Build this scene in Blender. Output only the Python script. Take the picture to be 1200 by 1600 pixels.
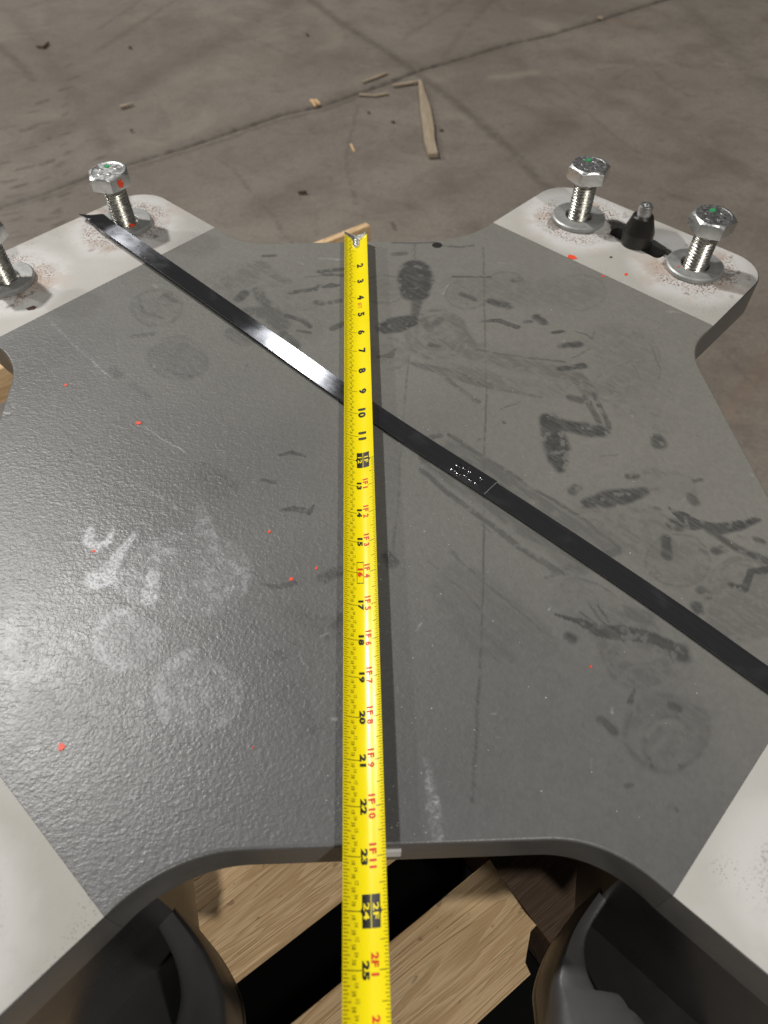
import bpy, bmesh, math, random
import numpy as np
from mathutils import Vector, Matrix
random.seed(7); rng = np.random.default_rng(7)
IN = 0.0254
S = bpy.context.scene
for o in list(bpy.data.objects): bpy.data.objects.remove(o)
C = S.collection

# ------------------------------------------------------------------ camera
FPX, HCAM, PITCH = 1150.0, 16.227, math.radians(51.858)      # focal length in photo pixels, height above plate (in), pitch
cd = bpy.data.cameras.new('camera'); cam = bpy.data.objects.new('camera', cd); C.objects.link(cam)
cam.location = (0, 0, HCAM * IN); cam.rotation_euler = (math.pi / 2 - PITCH, 0, 0)
cd.sensor_fit = 'VERTICAL'; cd.sensor_height = 34.6; cd.sensor_width = 25.95
cd.lens = 34.6 * FPX / 1600; cd.clip_start = 0.01; cd.clip_end = 200
cd.dof.use_dof = True; cd.dof.focus_distance = 0.56; cd.dof.aperture_fstop = 8.0
S.camera = cam
S.render.resolution_x, S.render.resolution_y = 768, 1024
# ------------------------------------------------------------------ world and lamps (a dim hall with high-bay lamps)
W = bpy.data.worlds.new('World'); S.world = W; W.use_nodes = True
W.node_tree.nodes['Background'].inputs[0].default_value = (1.0, 0.96, 0.92, 1)
W.node_tree.nodes['Background'].inputs[1].default_value = 0.055
def lamp(name, loc, power, size, col=(1, 0.94, 0.86)):
    l = bpy.data.lights.new(name, 'AREA'); l.shape = 'DISK'; l.size = size; l.energy = power; l.color = col
    o = bpy.data.objects.new(name, l); C.objects.link(o); o.location = loc
    o.rotation_euler = (Vector((0, 0.4, 0)) - Vector(loc)).to_track_quat('-Z', 'Y').to_euler()
    return o
lamp('high_bay_lamp', (-3.05, 2.75, 5.0), 290, 0.32, (1, 0.975, 0.94))
lamp('high_bay_lamp', (2.0, -4.1, 5.0), 265, 0.32, (1, 0.96, 0.9))
lamp('high_bay_lamp', (-9.0, 4.5, 6.0), 330, 0.6, (1, 0.97, 0.93))
S.view_settings.view_transform = 'Standard'; S.view_settings.look = 'None'
S.view_settings.exposure = 0.0; S.view_settings.gamma = 1.0; S.view_settings.use_curve_mapping = False

# ------------------------------------------------------------------ helpers
SN, CS = math.sin(PITCH), math.cos(PITCH)
def ground(u, v, z=0.0):
    """measured photo position -> point (inches) on the level plane at height z (inches)"""
    a, b = (u - 600) / FPX, -(v - 800) / FPX
    dy, dz = CS + b * SN, -SN + b * CS
    k = -(HCAM - z) / dz
    return Vector((a * k, dy * k, z))
def pxin(p):                                                  # inches per photo pixel at a point
    return (p.y * CS - (p.z - HCAM) * SN) / FPX
def tag(o, label, cat=None, group=None, kind=None):
    if label: o['label'] = label
    if cat: o['category'] = cat
    if group: o['group'] = group
    if kind: o['kind'] = kind
    return o
def root(name, loc, label, cat, group=None, rz=0):
    o = bpy.data.objects.new(name, None); C.objects.link(o); o.location = Vector(loc) * IN; o.rotation_euler[2] = rz
    o.empty_display_size = 0.02
    return tag(o, label, cat, group)
def link(name, me, mats, parent=None, loc=None, smooth=None):
    o = bpy.data.objects.new(name, me); C.objects.link(o)
    for m in (mats if isinstance(mats, (list, tuple)) else [mats]):
        if len(o.data.materials) < (len(mats) if isinstance(mats, (list, tuple)) else 1): o.data.materials.append(m)
    if parent: o.parent = parent
    if loc is not None: o.location = Vector(loc) * IN
    if smooth: shade(me, smooth)
    return o
def shade(me, ang):
    me.polygons.foreach_set('use_smooth', [True] * len(me.polygons))
    if ang < 180: me.set_sharp_from_angle(angle=math.radians(ang))
def mesh(name, verts, faces, off=(0, 0, 0), mi=None):
    me = bpy.data.meshes.new(name); o = Vector(off)
    me.from_pydata([tuple((Vector(v) - o) * IN) for v in verts], [], faces)
    if mi is not None: me.polygons.foreach_set('material_index', mi)
    me.update(); return me
def fixn(me):
    bm = bmesh.new(); bm.from_mesh(me); bmesh.ops.recalc_face_normals(bm, faces=bm.faces); bm.to_mesh(me); bm.free(); return me
def poly_normals(P):
    P = np.array(P); a = np.roll(P, 1, 0); b = np.roll(P, -1, 0)
    t1 = P - a; t2 = b - P
    t1 /= np.linalg.norm(t1, axis=1)[:, None] + 1e-9; t2 /= np.linalg.norm(t2, axis=1)[:, None] + 1e-9
    n1 = np.c_[t1[:, 1], -t1[:, 0]]; n2 = np.c_[t2[:, 1], -t2[:, 0]]
    m = n1 + n2; d = (m * n1).sum(1)
    return m / np.maximum(d, 0.35)[:, None]                    # outward for CCW outlines
def prism(P, z0, z1, bev=0.0, off=(0, 0, 0), twomat=False, flat=()):
    """CCW outline raised from z0 to z1 with a rounded top edge"""
    P = np.array(P, float); n = len(P); N = poly_normals(P); N[list(flat)] = 0; rings = [(P, z0)]
    if bev > 0:
        for k in range(4):
            a = k / 3 * math.pi / 2
            rings.append((P - N * bev * (1 - math.cos(a)), z1 - bev + bev * math.sin(a)))
    else: rings.append((P, z1))
    V = [(p[0], p[1], z) for R, z in rings for p in R]; F = []; mi = []
    for r in range(len(rings) - 1):
        for i in range(n):
            j = (i + 1) % n; F.append((r * n + i, r * n + j, (r + 1) * n + j, (r + 1) * n + i)); mi.append(1 if twomat else 0)
    F.append(tuple((len(rings) - 1) * n + i for i in range(n))); mi.append(0)
    F.append(tuple(range(n - 1, -1, -1))); mi.append(1 if twomat else 0)
    return mesh('prism', V, F, off, mi)
def box(x0, x1, y0, y1, z0, z1, bev=0.0, off=(0, 0, 0)):
    return prism([(x0, y0), (x1, y0), (x1, y1), (x0, y1)], z0, z1, bev, off)
def lathe(prof, n=40, off=(0, 0, 0)):
    V = []; F = []
    for r, z in prof:
        for i in range(n):
            a = 2 * math.pi * i / n; V.append((r * math.cos(a), r * math.sin(a), z))
    for k in range(len(prof) - 1):
        for i in range(n):
            j = (i + 1) % n; F.append((k * n + i, k * n + j, (k + 1) * n + j, (k + 1) * n + i))
    if prof[0][0] > 1e-6 and prof[0] != prof[-1]: F.append(tuple(range(n - 1, -1, -1)))
    if prof[-1][0] > 1e-6 and prof[0] != prof[-1]: F.append(tuple((len(prof) - 1) * n + i for i in range(n)))
    return mesh('lathe', V, F, off)
def fillet(P, R, seg=10):
    """round the corners of a closed outline; R one tangent length per corner"""
    out = []; n = len(P)
    for i in range(n):
        p = np.array(P[i], float); a = np.array(P[i - 1], float); b = np.array(P[(i + 1) % n], float); t = R[i]
        if t <= 0: out.append(tuple(p)); continue
        s = p + (a - p) / np.linalg.norm(a - p) * t; e = p + (b - p) / np.linalg.norm(b - p) * t
        # circular arc through s, e tangent to both sides
        h = math.acos(np.clip(np.dot((a - p), (b - p)) / np.linalg.norm(a - p) / np.linalg.norm(b - p), -1, 1)) / 2
        r = t * math.tan(h); c = p + ((s + e) / 2 - p) / np.linalg.norm((s + e) / 2 - p) * (r / math.sin(h))
        a0 = math.atan2(*(s - c)[::-1]); a1 = math.atan2(*(e - c)[::-1]); d = (a1 - a0 + math.pi) % (2 * math.pi) - math.pi
        for k in range(seg + 1):
            q = a0 + d * k / seg; out.append((c[0] + r * math.cos(q), c[1] + r * math.sin(q)))
    return out
# numpy value noise
def vnoise(x, y, seed=0):
    xi = np.floor(x).astype(np.int64); yi = np.floor(y).astype(np.int64); fx = x - xi; fy = y - yi
    fx = fx * fx * (3 - 2 * fx); fy = fy * fy * (3 - 2 * fy)
    def h(a, b):
        n = (a * 374761393 + b * 668265263 + seed * 974634777) & 0x7fffffff
        n = ((n ^ (n >> 13)) * 1274126177) & 0x7fffffff
        return ((n ^ (n >> 16)) & 0xffff) / 65535.0
    return (h(xi, yi) * (1 - fx) + h(xi + 1, yi) * fx) * (1 - fy) + (h(xi, yi + 1) * (1 - fx) + h(xi + 1, yi + 1) * fx) * fy
def fbm(x, y, seed=0, o=3):
    return sum(vnoise(x * 2 ** k, y * 2 ** k, seed + k) / 2 ** k for k in range(o)) / sum(1 / 2 ** k for k in range(o))
def stroke_mask(X, Y, pts, ws, soft):
    """soft coverage of a brush stroke; pts in inches, ws half-widths"""
    m = max(ws) + soft * 2
    lo = np.min(pts, 0) - m; hi = np.max(pts, 0) + m
    idx = np.where((X > lo[0]) & (X < hi[0]) & (Y > lo[1]) & (Y < hi[1]))[0]
    if not len(idx): return idx, None
    x, y = X[idx], Y[idx]; best = np.full(len(idx), 9.0)
    for k in range(max(1, len(pts) - 1)):
        a = pts[k]; b = pts[min(k + 1, len(pts) - 1)]; d = b - a; L = max(1e-9, d @ d)
        t = np.clip(((x - a[0]) * d[0] + (y - a[1]) * d[1]) / L, 0, 1)
        dist = np.hypot(x - a[0] - t * d[0], y - a[1] - t * d[1]); w = ws[k] * (1 - t) + ws[min(k + 1, len(ws) - 1)] * t
        best = np.minimum(best, dist - w)
    return idx, best
# node material helper
class NM:
    def __init__(s, name):
        s.m = bpy.data.materials.new(name); s.m.use_nodes = True; s.t = s.m.node_tree; s.n = s.t.nodes
        s.b = s.n['Principled BSDF']
    def new(s, typ, **kw):
        n = s.n.new(typ)
        for k, v in kw.items(): setattr(n, k, v)
        return n
    def put(s, inp, v):
        if isinstance(v, bpy.types.NodeSocket): s.t.links.new(v, inp)
        else: inp.default_value = v
    def set(s, **kw):
        for k, v in kw.items(): s.put(s.b.inputs[k.replace('_', ' ')], v)
        return s
    def coord(s, kind='Object', scale=(1, 1, 1), rot=(0, 0, 0), loc=(0, 0, 0)):
        c = s.new('ShaderNodeTexCoord'); m = s.new('ShaderNodeMapping'); s.t.links.new(c.outputs[kind], m.inputs[0])
        m.inputs['Scale'].default_value = scale; m.inputs['Rotation'].default_value = rot; m.inputs['Location'].default_value = loc
        return m.outputs[0]
    def vary(s, vec):
        r = s.new('ShaderNodeObjectInfo').outputs['Random']; a = s.new('ShaderNodeVectorMath', operation='ADD'); s.t.links.new(vec, a.inputs[0]); s.t.links.new(r, a.inputs[1]); return a.outputs[0]
    def noise(s, vec, scale, detail=4, rough=0.55, dist=0.0):
        n = s.new('ShaderNodeTexNoise'); s.t.links.new(vec, n.inputs['Vector'])
        n.inputs['Scale'].default_value = scale; n.inputs['Detail'].default_value = detail; n.inputs['Roughness'].default_value = rough
        n.inputs['Distortion'].default_value = dist; return n.outputs['Fac']
    def voro(s, vec, scale, feat='F1'):
        n = s.new('ShaderNodeTexVoronoi', feature=feat); s.t.links.new(vec, n.inputs['Vector']); n.inputs['Scale'].default_value = scale
        return n.outputs['Distance']
    def math(s, op, a, b=0.0, c=0.0, clamp=False):
        n = s.new('ShaderNodeMath', operation=op, use_clamp=clamp)
        s.put(n.inputs[0], a); s.put(n.inputs[1], b); s.put(n.inputs[2], c); return n.outputs[0]
    def ramp(s, f, a, b, lo=0.0, hi=1.0):
        n = s.new('ShaderNodeMapRange', interpolation_type='SMOOTHSTEP'); s.put(n.inputs[0], f)
        n.inputs[1].default_value = a; n.inputs[2].default_value = b; n.inputs[3].default_value = lo; n.inputs[4].default_value = hi
        return n.outputs[0]
    def mix(s, f, a, b, mode='MIX'):
        n = s.new('ShaderNodeMix', data_type='RGBA', blend_type=mode); s.put(n.inputs[0], f)
        s.put(n.inputs[6], a if isinstance(a, bpy.types.NodeSocket) else (*a, 1)); s.put(n.inputs[7], b if isinstance(b, bpy.types.NodeSocket) else (*b, 1))
        return n.outputs[2]
    def bump(s, h, strength, dist, normal=None):
        n = s.new('ShaderNodeBump'); s.put(n.inputs['Height'], h); n.inputs['Strength'].default_value = strength; n.inputs['Distance'].default_value = dist
        if normal is not None: s.put(n.inputs['Normal'], normal)
        return n.outputs[0]
    def attr(s, name):
        n = s.new('ShaderNodeAttribute'); n.attribute_name = name
        q = s.new('ShaderNodeSeparateColor'); s.t.links.new(n.outputs['Color'], q.inputs[0]); return q.outputs

# ------------------------------------------------------------------ materials
def m_plate():
    k = NM('grey_enamel'); v = k.coord(); R, G, B = k.attr('marks')[:3]
    film = k.noise(v, 5, 5); fine = k.noise(v, 260, 3, 0.6); mott = k.noise(v, 38, 4)
    base = k.mix(film, (0.140, 0.137, 0.128), (0.156, 0.153, 0.144))
    base = k.mix(k.ramp(mott, 0.35, 0.75, 0, 0.08), base, (0.085, 0.084, 0.08))
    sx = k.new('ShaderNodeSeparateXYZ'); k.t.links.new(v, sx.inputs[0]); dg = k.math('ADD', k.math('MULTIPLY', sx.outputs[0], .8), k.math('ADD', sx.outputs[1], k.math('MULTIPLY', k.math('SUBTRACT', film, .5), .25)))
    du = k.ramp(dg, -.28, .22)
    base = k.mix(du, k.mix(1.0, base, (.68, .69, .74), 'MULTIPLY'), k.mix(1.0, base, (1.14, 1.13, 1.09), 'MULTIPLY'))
    grain = k.ramp(fine, 0.2, 0.8, 0.93, 1.07)
    base = k.mix(1.0, base, k_gray(k, grain), 'MULTIPLY')
    dk = k.math('MULTIPLY', R, k.ramp(fine, 0.2, 0.65, 0.8, 1.0), clamp=True)
    base = k.mix(dk, base, (0.034, 0.034, 0.034))
    lt = k.math('MULTIPLY', G, k.ramp(k.noise(v, 520, 4, 0.75), 0.40, 0.56, 0.22, 1.0), clamp=True)
    base = k.mix(lt, base, (0.58, 0.60, 0.63))
    base = k.mix(k.math('MULTIPLY', B, 0.55), base, (0.185, 0.18, 0.16))
    rough = k.math('ADD', k.ramp(k.noise(v, 9, 5, .6), 0.3, 0.7, 0.34, 0.41), k.math('MULTIPLY', du, .08))
    rough = k.math('SUBTRACT', k.math('ADD', rough, k.math('MULTIPLY', lt, 0.12)), k.math('MULTIPLY', dk, .07))
    p1 = k.noise(v, 430, 2, 0.5, 0.4); p2 = k.noise(v, 190, 2, 0.5, 0.6)
    vs = k.coord(scale=(1, 2.2, 1), rot=(0, 0, 0.5)); p3 = k.noise(vs, 120, 3, 0.6, 1.2)
    h = k.math('ADD', k.math('MULTIPLY', p1, 0.75), k.math('ADD', k.math('MULTIPLY', p2, 0.5), k.math('MULTIPLY', k.ramp(p3, 0.5, 0.72), 0.22)))
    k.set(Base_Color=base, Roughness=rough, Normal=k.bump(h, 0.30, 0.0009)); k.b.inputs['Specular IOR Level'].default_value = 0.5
    return k.m
def k_gray(k, f):
    n = k.new('ShaderNodeCombineColor')
    for i in range(3): k.put(n.inputs[i], f)
    return n.outputs[0]
def m_enamel(name, col, rough=0.35, bump=0.3):
    k = NM(name); v = k.coord(); f = k.noise(v, 12, 5); g = k.noise(v, 160, 3)
    c = k.mix(k.ramp(f, 0.3, 0.7), tuple(x * 0.8 for x in col), tuple(x * 1.15 for x in col))
    k.set(Base_Color=c, Roughness=k.ramp(f, 0.3, 0.7, rough - 0.06, rough + 0.1), Normal=k.bump(g, bump, 0.0006)); return k.m
def m_ear(pts, seed, rusty=True):
    """pale masked steel with sanding haze and rust freckles round the bolt holes (pts: object-space metres)"""
    k = NM('bare_primed_steel'); v = k.coord(loc=(seed * 0.37, seed * 0.11, 0)); c0 = k.new('ShaderNodeTexCoord')
    dmin = None
    for p in pts:
        n = k.new('ShaderNodeVectorMath', operation='DISTANCE'); k.t.links.new(c0.outputs['Object'], n.inputs[0]); n.inputs[1].default_value = p
        dmin = n.outputs['Value'] if dmin is None else k.math('MINIMUM', dmin, n.outputs['Value'])
    wob = k.math('ADD', dmin, k.math('MULTIPLY', k.math('SUBTRACT', k.noise(v, 18, 3), 0.5), 0.03))
    base = k.mix(k.ramp(k.noise(v, 7, 5), 0.3, 0.7), (0.37, 0.36, 0.33), (0.45, 0.44, 0.415))
    near = k.ramp(wob, 0.045, 0.066, 1, 0)
    base = k.mix(near, base, (0.51, 0.505, 0.49))                       # bright sanded zone
    base = k.mix(k.ramp(k.noise(v, 55, 5, 0.65), 0.5, 0.75, 0, 0.3), base, (0.36, 0.345, 0.31))
    ring = k.math('MULTIPLY', k.ramp(wob, 0.047, 0.036, 0, 1), k.ramp(k.noise(v, 30, 3), 0.34, 0.55))
    fre = k.ramp(k.noise(v, 520, 2, 0.6), 0.50, 0.62)
    base = k.mix(k.math('MULTIPLY', k.math('MULTIPLY', ring, fre), 1.0 if rusty else .55), base, (0.16, 0.075, 0.045) if rusty else (0.10, 0.10, 0.10))
    base = k.mix(k.math('MULTIPLY', k.ramp(k.noise(v, 24, 4, 0.6), 0.52, 0.64, 0, 0.6), k.ramp(wob, 0.075, 0.035, 0, 1)), base, (0.36, 0.265, 0.205) if rusty else (0.5, 0.49, 0.47))
    gm = k.math('MULTIPLY', k.ramp(k.noise(v, 40, 4, 0.6), 0.60, 0.66), k.ramp(wob, 0.062, 0.04, 0, 1))
    base = k.mix(k.math('MULTIPLY', gm, 0.7), base, (0.12, 0.09, 0.075))
    pit = k.math('MULTIPLY', k.ramp(k.voro(v, 620), 0.16, 0.28, 1, 0), k.ramp(k.noise(v, 26, 2), 0.52, 0.62))
    base = k.mix(k.math('MULTIPLY', pit, 0.7), base, (0.09, 0.085, 0.08))
    k.set(Base_Color=base, Roughness=0.6, Normal=k.bump(k.noise(v, 240, 4), 0.25, 0.0006)); return k.m
def m_zinc(name, col=(0.72, 0.73, 0.73), rough=0.36, dirt=0.3):
    k = NM(name); v = k.vary(k.coord()); f = k.noise(v, 60, 4); g = k.noise(v, 300, 4, 0.6)
    c = k.mix(k.ramp(f, 0.35, 0.75, 0, dirt), col, (0.22, 0.21, 0.18))
    k.set(Base_Color=c, Metallic=1.0, Roughness=k.ramp(g, 0.3, 0.75, rough - 0.08, rough + 0.16), Normal=k.bump(k.noise(v, 120, 2), 0.12, 0.0006)); return k.m
def m_washer():
    k = NM('galvanised_washer'); v = k.vary(k.coord()); f = k.noise(v, 45, 5, 0.6)
    c = k.mix(k.ramp(f, 0.3, 0.7), (0.27, 0.275, 0.27), (0.42, 0.425, 0.415))
    c = k.mix(k.ramp(k.noise(v, 75, 4), 0.6, 0.7, 0, 0.6), c, (0.22, 0.16, 0.12))
    k.set(Base_Color=c, Metallic=0.55, Roughness=0.48, Normal=k.bump(k.noise(v, 300, 3), 0.25, 0.0005)); return k.m
def m_flat(name, col, rough=0.5, metal=0.0, spec=0.5):
    k = NM(name); v = k.coord(); f = k.noise(v, 150, 4)
    k.set(Base_Color=k.mix(f, tuple(x * 0.82 for x in col), tuple(min(1, x * 1.16) for x in col)), Roughness=rough, Metallic=metal)
    k.b.inputs['Specular IOR Level'].default_value = spec; return k.m
def m_strap():
    k = NM('black_band'); v = k.coord('UV', scale=(6, 900, 1)); st = k.noise(v, 1, 5, 0.7); v2 = k.coord('UV', scale=(40, 60, 1)); f = k.noise(v2, 1, 4)
    c = k.mix(k.ramp(st, 0.3, 0.7), (0.20, 0.21, 0.235), (0.30, 0.315, 0.35))
    t = k.new('ShaderNodeTangent', direction_type='UV_MAP'); t.uv_map = 'UVMap'
    g = k.new('ShaderNodeBsdfAnisotropic', distribution='BECKMANN'); k.put(g.inputs['Color'], c); k.put(g.inputs['Roughness'], k.ramp(f, .3, .7, .27, .31)); g.inputs['Anisotropy'].default_value = .78; g.inputs['Rotation'].default_value = 0.0; k.put(g.inputs['Tangent'], t.outputs[0])
    d = k.new('ShaderNodeBsdfDiffuse'); k.put(d.inputs['Color'], k.mix(k.ramp(f, .5, .75), (.009, .009, .009), (.02, .02, .02)))
    a = k.new('ShaderNodeAddShader'); k.t.links.new(g.outputs[0], a.inputs[0]); k.t.links.new(d.outputs[0], a.inputs[1]); k.t.links.new(a.outputs[0], k.n['Material Output'].inputs['Surface'])
    return k.m
def m_blade():
    k = NM('yellow_tape_lacquer'); v = k.coord(); f = k.noise(v, 20, 4); sc = k.noise(k.coord(scale=(260, 14, 1)), 1, 4, 0.7)
    c = k.mix(f, (0.79, 0.655, 0.004), (0.87, 0.73, 0.006)); c = k.mix(k.ramp(sc, 0.68, 0.8, 0, 0.25), c, (0.5, 0.42, 0.06))
    k.set(Base_Color=c, Roughness=k.ramp(f, 0.3, 0.7, 0.22, 0.3)); k.b.inputs['Specular IOR Level'].default_value = 0.55
    return k.m
def m_wood(name, a, b, sc=1.0):
    k = NM(name); g = k.noise(k.coord(scale=(0.045, 1, 1)), 420 * sc, 5, 0.6, 0.3); g2 = k.noise(k.coord(scale=(0.03, 1, 0.6)), 900 * sc, 3, 0.6)
    w = k.noise(k.coord(scale=(0.09, 1, 1)), 30, 4, 0.5, 0.8)
    rg = k.math('FRACT', k.math('MULTIPLY', w, 11.0)); rg = k.math('MULTIPLY', k.ramp(rg, 0.0, 0.8), k.ramp(rg, 1.0, 0.86))
    c = k.mix(rg, b, a); c = k.mix(k.ramp(g, 0.52, 0.75, 0, 0.38), c, tuple(x * 0.45 for x in a)); c = k.mix(k.ramp(g2, 0.5, 0.75, 0, 0.35), c, tuple(x * 0.6 for x in a))
    c = k.mix(k.ramp(k.noise(k.coord(), 11, 4), 0.48, 0.72, 0, 0.3), c, tuple(x * 0.62 for x in b))
    c = k.mix(k.ramp(k.noise(k.coord(scale=(0.5, 1, 1)), 150, 3), 0.66, 0.70, 0, 0.5), c, tuple(x * 0.25 for x in a))
    hh = k.math('ADD', k.math('MULTIPLY', g, 0.8), k.math('ADD', k.math('MULTIPLY', g2, 0.4), k.math('MULTIPLY', rg, 0.4)))
    k.set(Base_Color=c, Roughness=0.75, Normal=k.bump(hh, 0.7, 0.0010)); return k.m
def m_floor():
    k = NM('worn_concrete'); v = k.coord(); R, G, B = k.attr('marks')[:3]
    a = k.noise(v, 1.3, 6, 0.6, 0.3); b = k.noise(v, 7, 6, 0.62, 0.5); c = k.noise(v, 120, 4, 0.7)
    col = k.mix(k.ramp(a, 0.32, 0.68), (0.150, 0.129, 0.106), (0.200, 0.176, 0.150))
    col = k.mix(k.ramp(b, 0.40, 0.70, 0, 0.62), col, (0.105, 0.086, 0.069)); col = k.mix(k.ramp(k.noise(v, 30, 5, .65, .6), .5, .7, 0, .35), col, (.11, .09, .072)); col = k.mix(k.ramp(k.noise(v, 3.2, 5, .6, .8), .52, .7, 0, .45), col, (.235, .205, .17))
    col = k.mix(k.ramp(k.noise(k.coord(scale=(1, 2.2, 1), rot=(0, 0, 0.7)), 16, 5, 0.65, 1), 0.55, 0.72, 0, 0.3), col, (0.10, 0.08, 0.063))
    col = k.mix(1.0, col, k_gray(k, k.ramp(c, 0.2, 0.8, 0.86, 1.12)), 'MULTIPLY')
    col = k.mix(k.math('MULTIPLY', R, k.ramp(k.noise(v, 60, 4), 0.25, 0.6, 0.65, 1.0), clamp=True), col, (0.05, 0.042, 0.034))
    col = k.mix(k.math('MULTIPLY', G, 0.7), col, (0.30, 0.26, 0.21))
    col = k.mix(k.math('MULTIPLY', B, 0.5), col, (0.24, 0.13, 0.075))
    k.set(Base_Color=col, Roughness=k.ramp(b, 0.3, 0.7, 0.5, 0.66), Normal=k.bump(k.math('ADD', k.math('MULTIPLY', b, 1.0), k.math('MULTIPLY', c, 0.25)), 0.35, 0.004)); return k.m

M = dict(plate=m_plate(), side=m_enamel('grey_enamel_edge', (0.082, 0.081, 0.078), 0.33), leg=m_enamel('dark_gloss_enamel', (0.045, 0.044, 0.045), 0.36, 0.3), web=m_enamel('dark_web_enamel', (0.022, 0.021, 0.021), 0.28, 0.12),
         zinc=m_zinc('zinc_plate'), thread=m_zinc('zinc_thread', (0.66, 0.65, 0.59), 0.3, 0.3), washer=m_washer(), strap=m_strap(), blade=m_blade(),
         ink=m_flat('black_ink', (0.012, 0.012, 0.01), 0.35), red=m_flat('red_ink', (0.60, 0.035, 0.008), 0.45, 0, .25), yink=m_flat('yellow_ink', (0.84, 0.70, 0.02), 0.3),
         steelback=m_zinc('hook_steel', (0.8, 0.79, 0.76), 0.4, 0.1), pin=m_enamel('black_pin', (0.016, 0.014, 0.013), 0.32, 0.2),
         green=m_flat('green_paint', (0.02, 0.30, 0.10), 0.5), orange=m_flat('orange_paint', (0.75, 0.07, 0.025), 0.5), sticker=m_flat('white_sticker', (0.62, 0.61, 0.60), 0.4),
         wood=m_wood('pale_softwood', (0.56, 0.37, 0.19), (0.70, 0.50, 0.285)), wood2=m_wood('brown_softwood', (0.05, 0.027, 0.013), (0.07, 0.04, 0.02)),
         wood3=m_wood('dusty_softwood', (0.27, 0.215, 0.15), (0.34, 0.275, 0.20)), floor=m_floor(), hole=m_flat('bore_shade', (0.006, 0.005, 0.004), 0.8),
         speck=m_flat('pale_dust', (0.5, 0.49, 0.46), 0.7), rust=m_flat('brown_crumb', (0.08, 0.045, 0.03), 0.8))

# ------------------------------------------------------------------ the floor
ZF = -18.0
def rasterise(X, Y, strokes, z, seed, edge=0.35):
    out = np.zeros((len(X), 3))
    jx = (fbm(X * 1.6, Y * 1.6, seed + 1) - 0.5); jy = (fbm(X * 1.6, Y * 1.6, seed + 5) - 0.5)
    hx = (fbm(X * 9, Y * 9, seed + 11) - 0.5); br = fbm(X * 5, Y * 5, seed + 21, 4); ca, sa = math.cos(.75), math.sin(.75)
    strk = fbm((X * ca - Y * sa) * 2.2, (X * sa + Y * ca) * 16, seed + 31, 4) if z == 0 else np.ones(len(X))
    for st in strokes:
        ch, inten, w, pts = st[0], st[1], st[2], st[3]; opt = st[4] if len(st) > 4 else {}
        g = [ground(u, v, z) for u, v in pts]; P = np.array([(p.x, p.y) for p in g])
        sc = pxin(g[len(g) // 2]); ws = [x * sc / 2 * (1.24 if z == 0 and x > 5 else 1) for x in (w if isinstance(w, (list, tuple)) else [w] * len(P))]
        if z == 0 and len(pts) > 15: inten *= .85
        soft = opt.get('soft', .07 if len(pts) > 15 and z == 0 else max(0.02, min(0.10, ws[0] * 0.5)) if z == 0 else max(0.12, ws[0] * 0.5)); wob = opt.get('wob', (0.12 if ch != 1 else .07) if z == 0 else 0.6)
        if z == 0 and ch == 1: soft = min(soft, .05)
        idx, d = stroke_mask(X + jx * wob + hx * wob * 0.35, Y + jy * wob + hx * wob * 0.35, P, ws, soft)
        if d is None: continue
        m = np.clip(0.5 - d / (2 * soft), 0, 1); m = m * m * (3 - 2 * m)
        b0 = opt.get('brk', 0.25); m *= np.clip((br[idx] - b0) / 0.12, 0.35, 1.0) if b0 > 0 else 1
        if z == 0: m *= np.clip(.72 + (strk[idx] - .42) * 2.4, .45, 1.12) if inten < .4 else np.clip(.92 + (strk[idx] - .45) * 1.0, .72, 1.08)
        out[idx, ch] = np.maximum(out[idx, ch], m * inten)
    if z == 0: out[:, 0] = np.clip(out[:, 0] * 1.2, 0, .88); out[:, 1] = np.clip(out[:, 1] * 1.25, 0, .9)
    return out
def set_marks(me, arr):
    a = me.attributes.new('marks', 'FLOAT_COLOR', 'POINT'); n = len(me.vertices)
    full = np.ones((n, 4), np.float32); full[:, :3] = 0; full[:len(arr), :3] = arr
    a.data.foreach_set('color', full.ravel())
def grid_mesh(name, xs, ys, zfun):
    nx, ny = len(xs), len(ys); X, Y = np.meshgrid(xs, ys); X = X.ravel(); Y = Y.ravel(); Z = zfun(X, Y)
    co = np.c_[X, Y, Z] * IN; me = bpy.data.meshes.new(name)
    i = np.arange((nx - 1) * (ny - 1)); r = i // (nx - 1); c = i % (nx - 1); a = r * nx + c
    q = np.c_[a, a + 1, a + nx + 1, a + nx].astype(np.int32)
    me.vertices.add(len(co)); me.vertices.foreach_set('co', co.astype(np.float32).ravel())
    me.loops.add(q.size); me.loops.foreach_set('vertex_index', q.ravel())
    me.polygons.add(len(q)); me.polygons.foreach_set('loop_start', np.arange(0, q.size, 4, dtype=np.int32))
    me.update(calc_edges=True); me.validate(); return me, X, Y
joint = [(0, 322), (70, 300), (135, 276), (205, 254), (300, 226), (385, 197), (440, 178), (500, 166), (560, 145), (600, 132), (660, 108), (730, 88), (800, 67), (860, 54), (925, 35), (985, 16), (1040, 0), (1150, -30)]
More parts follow.
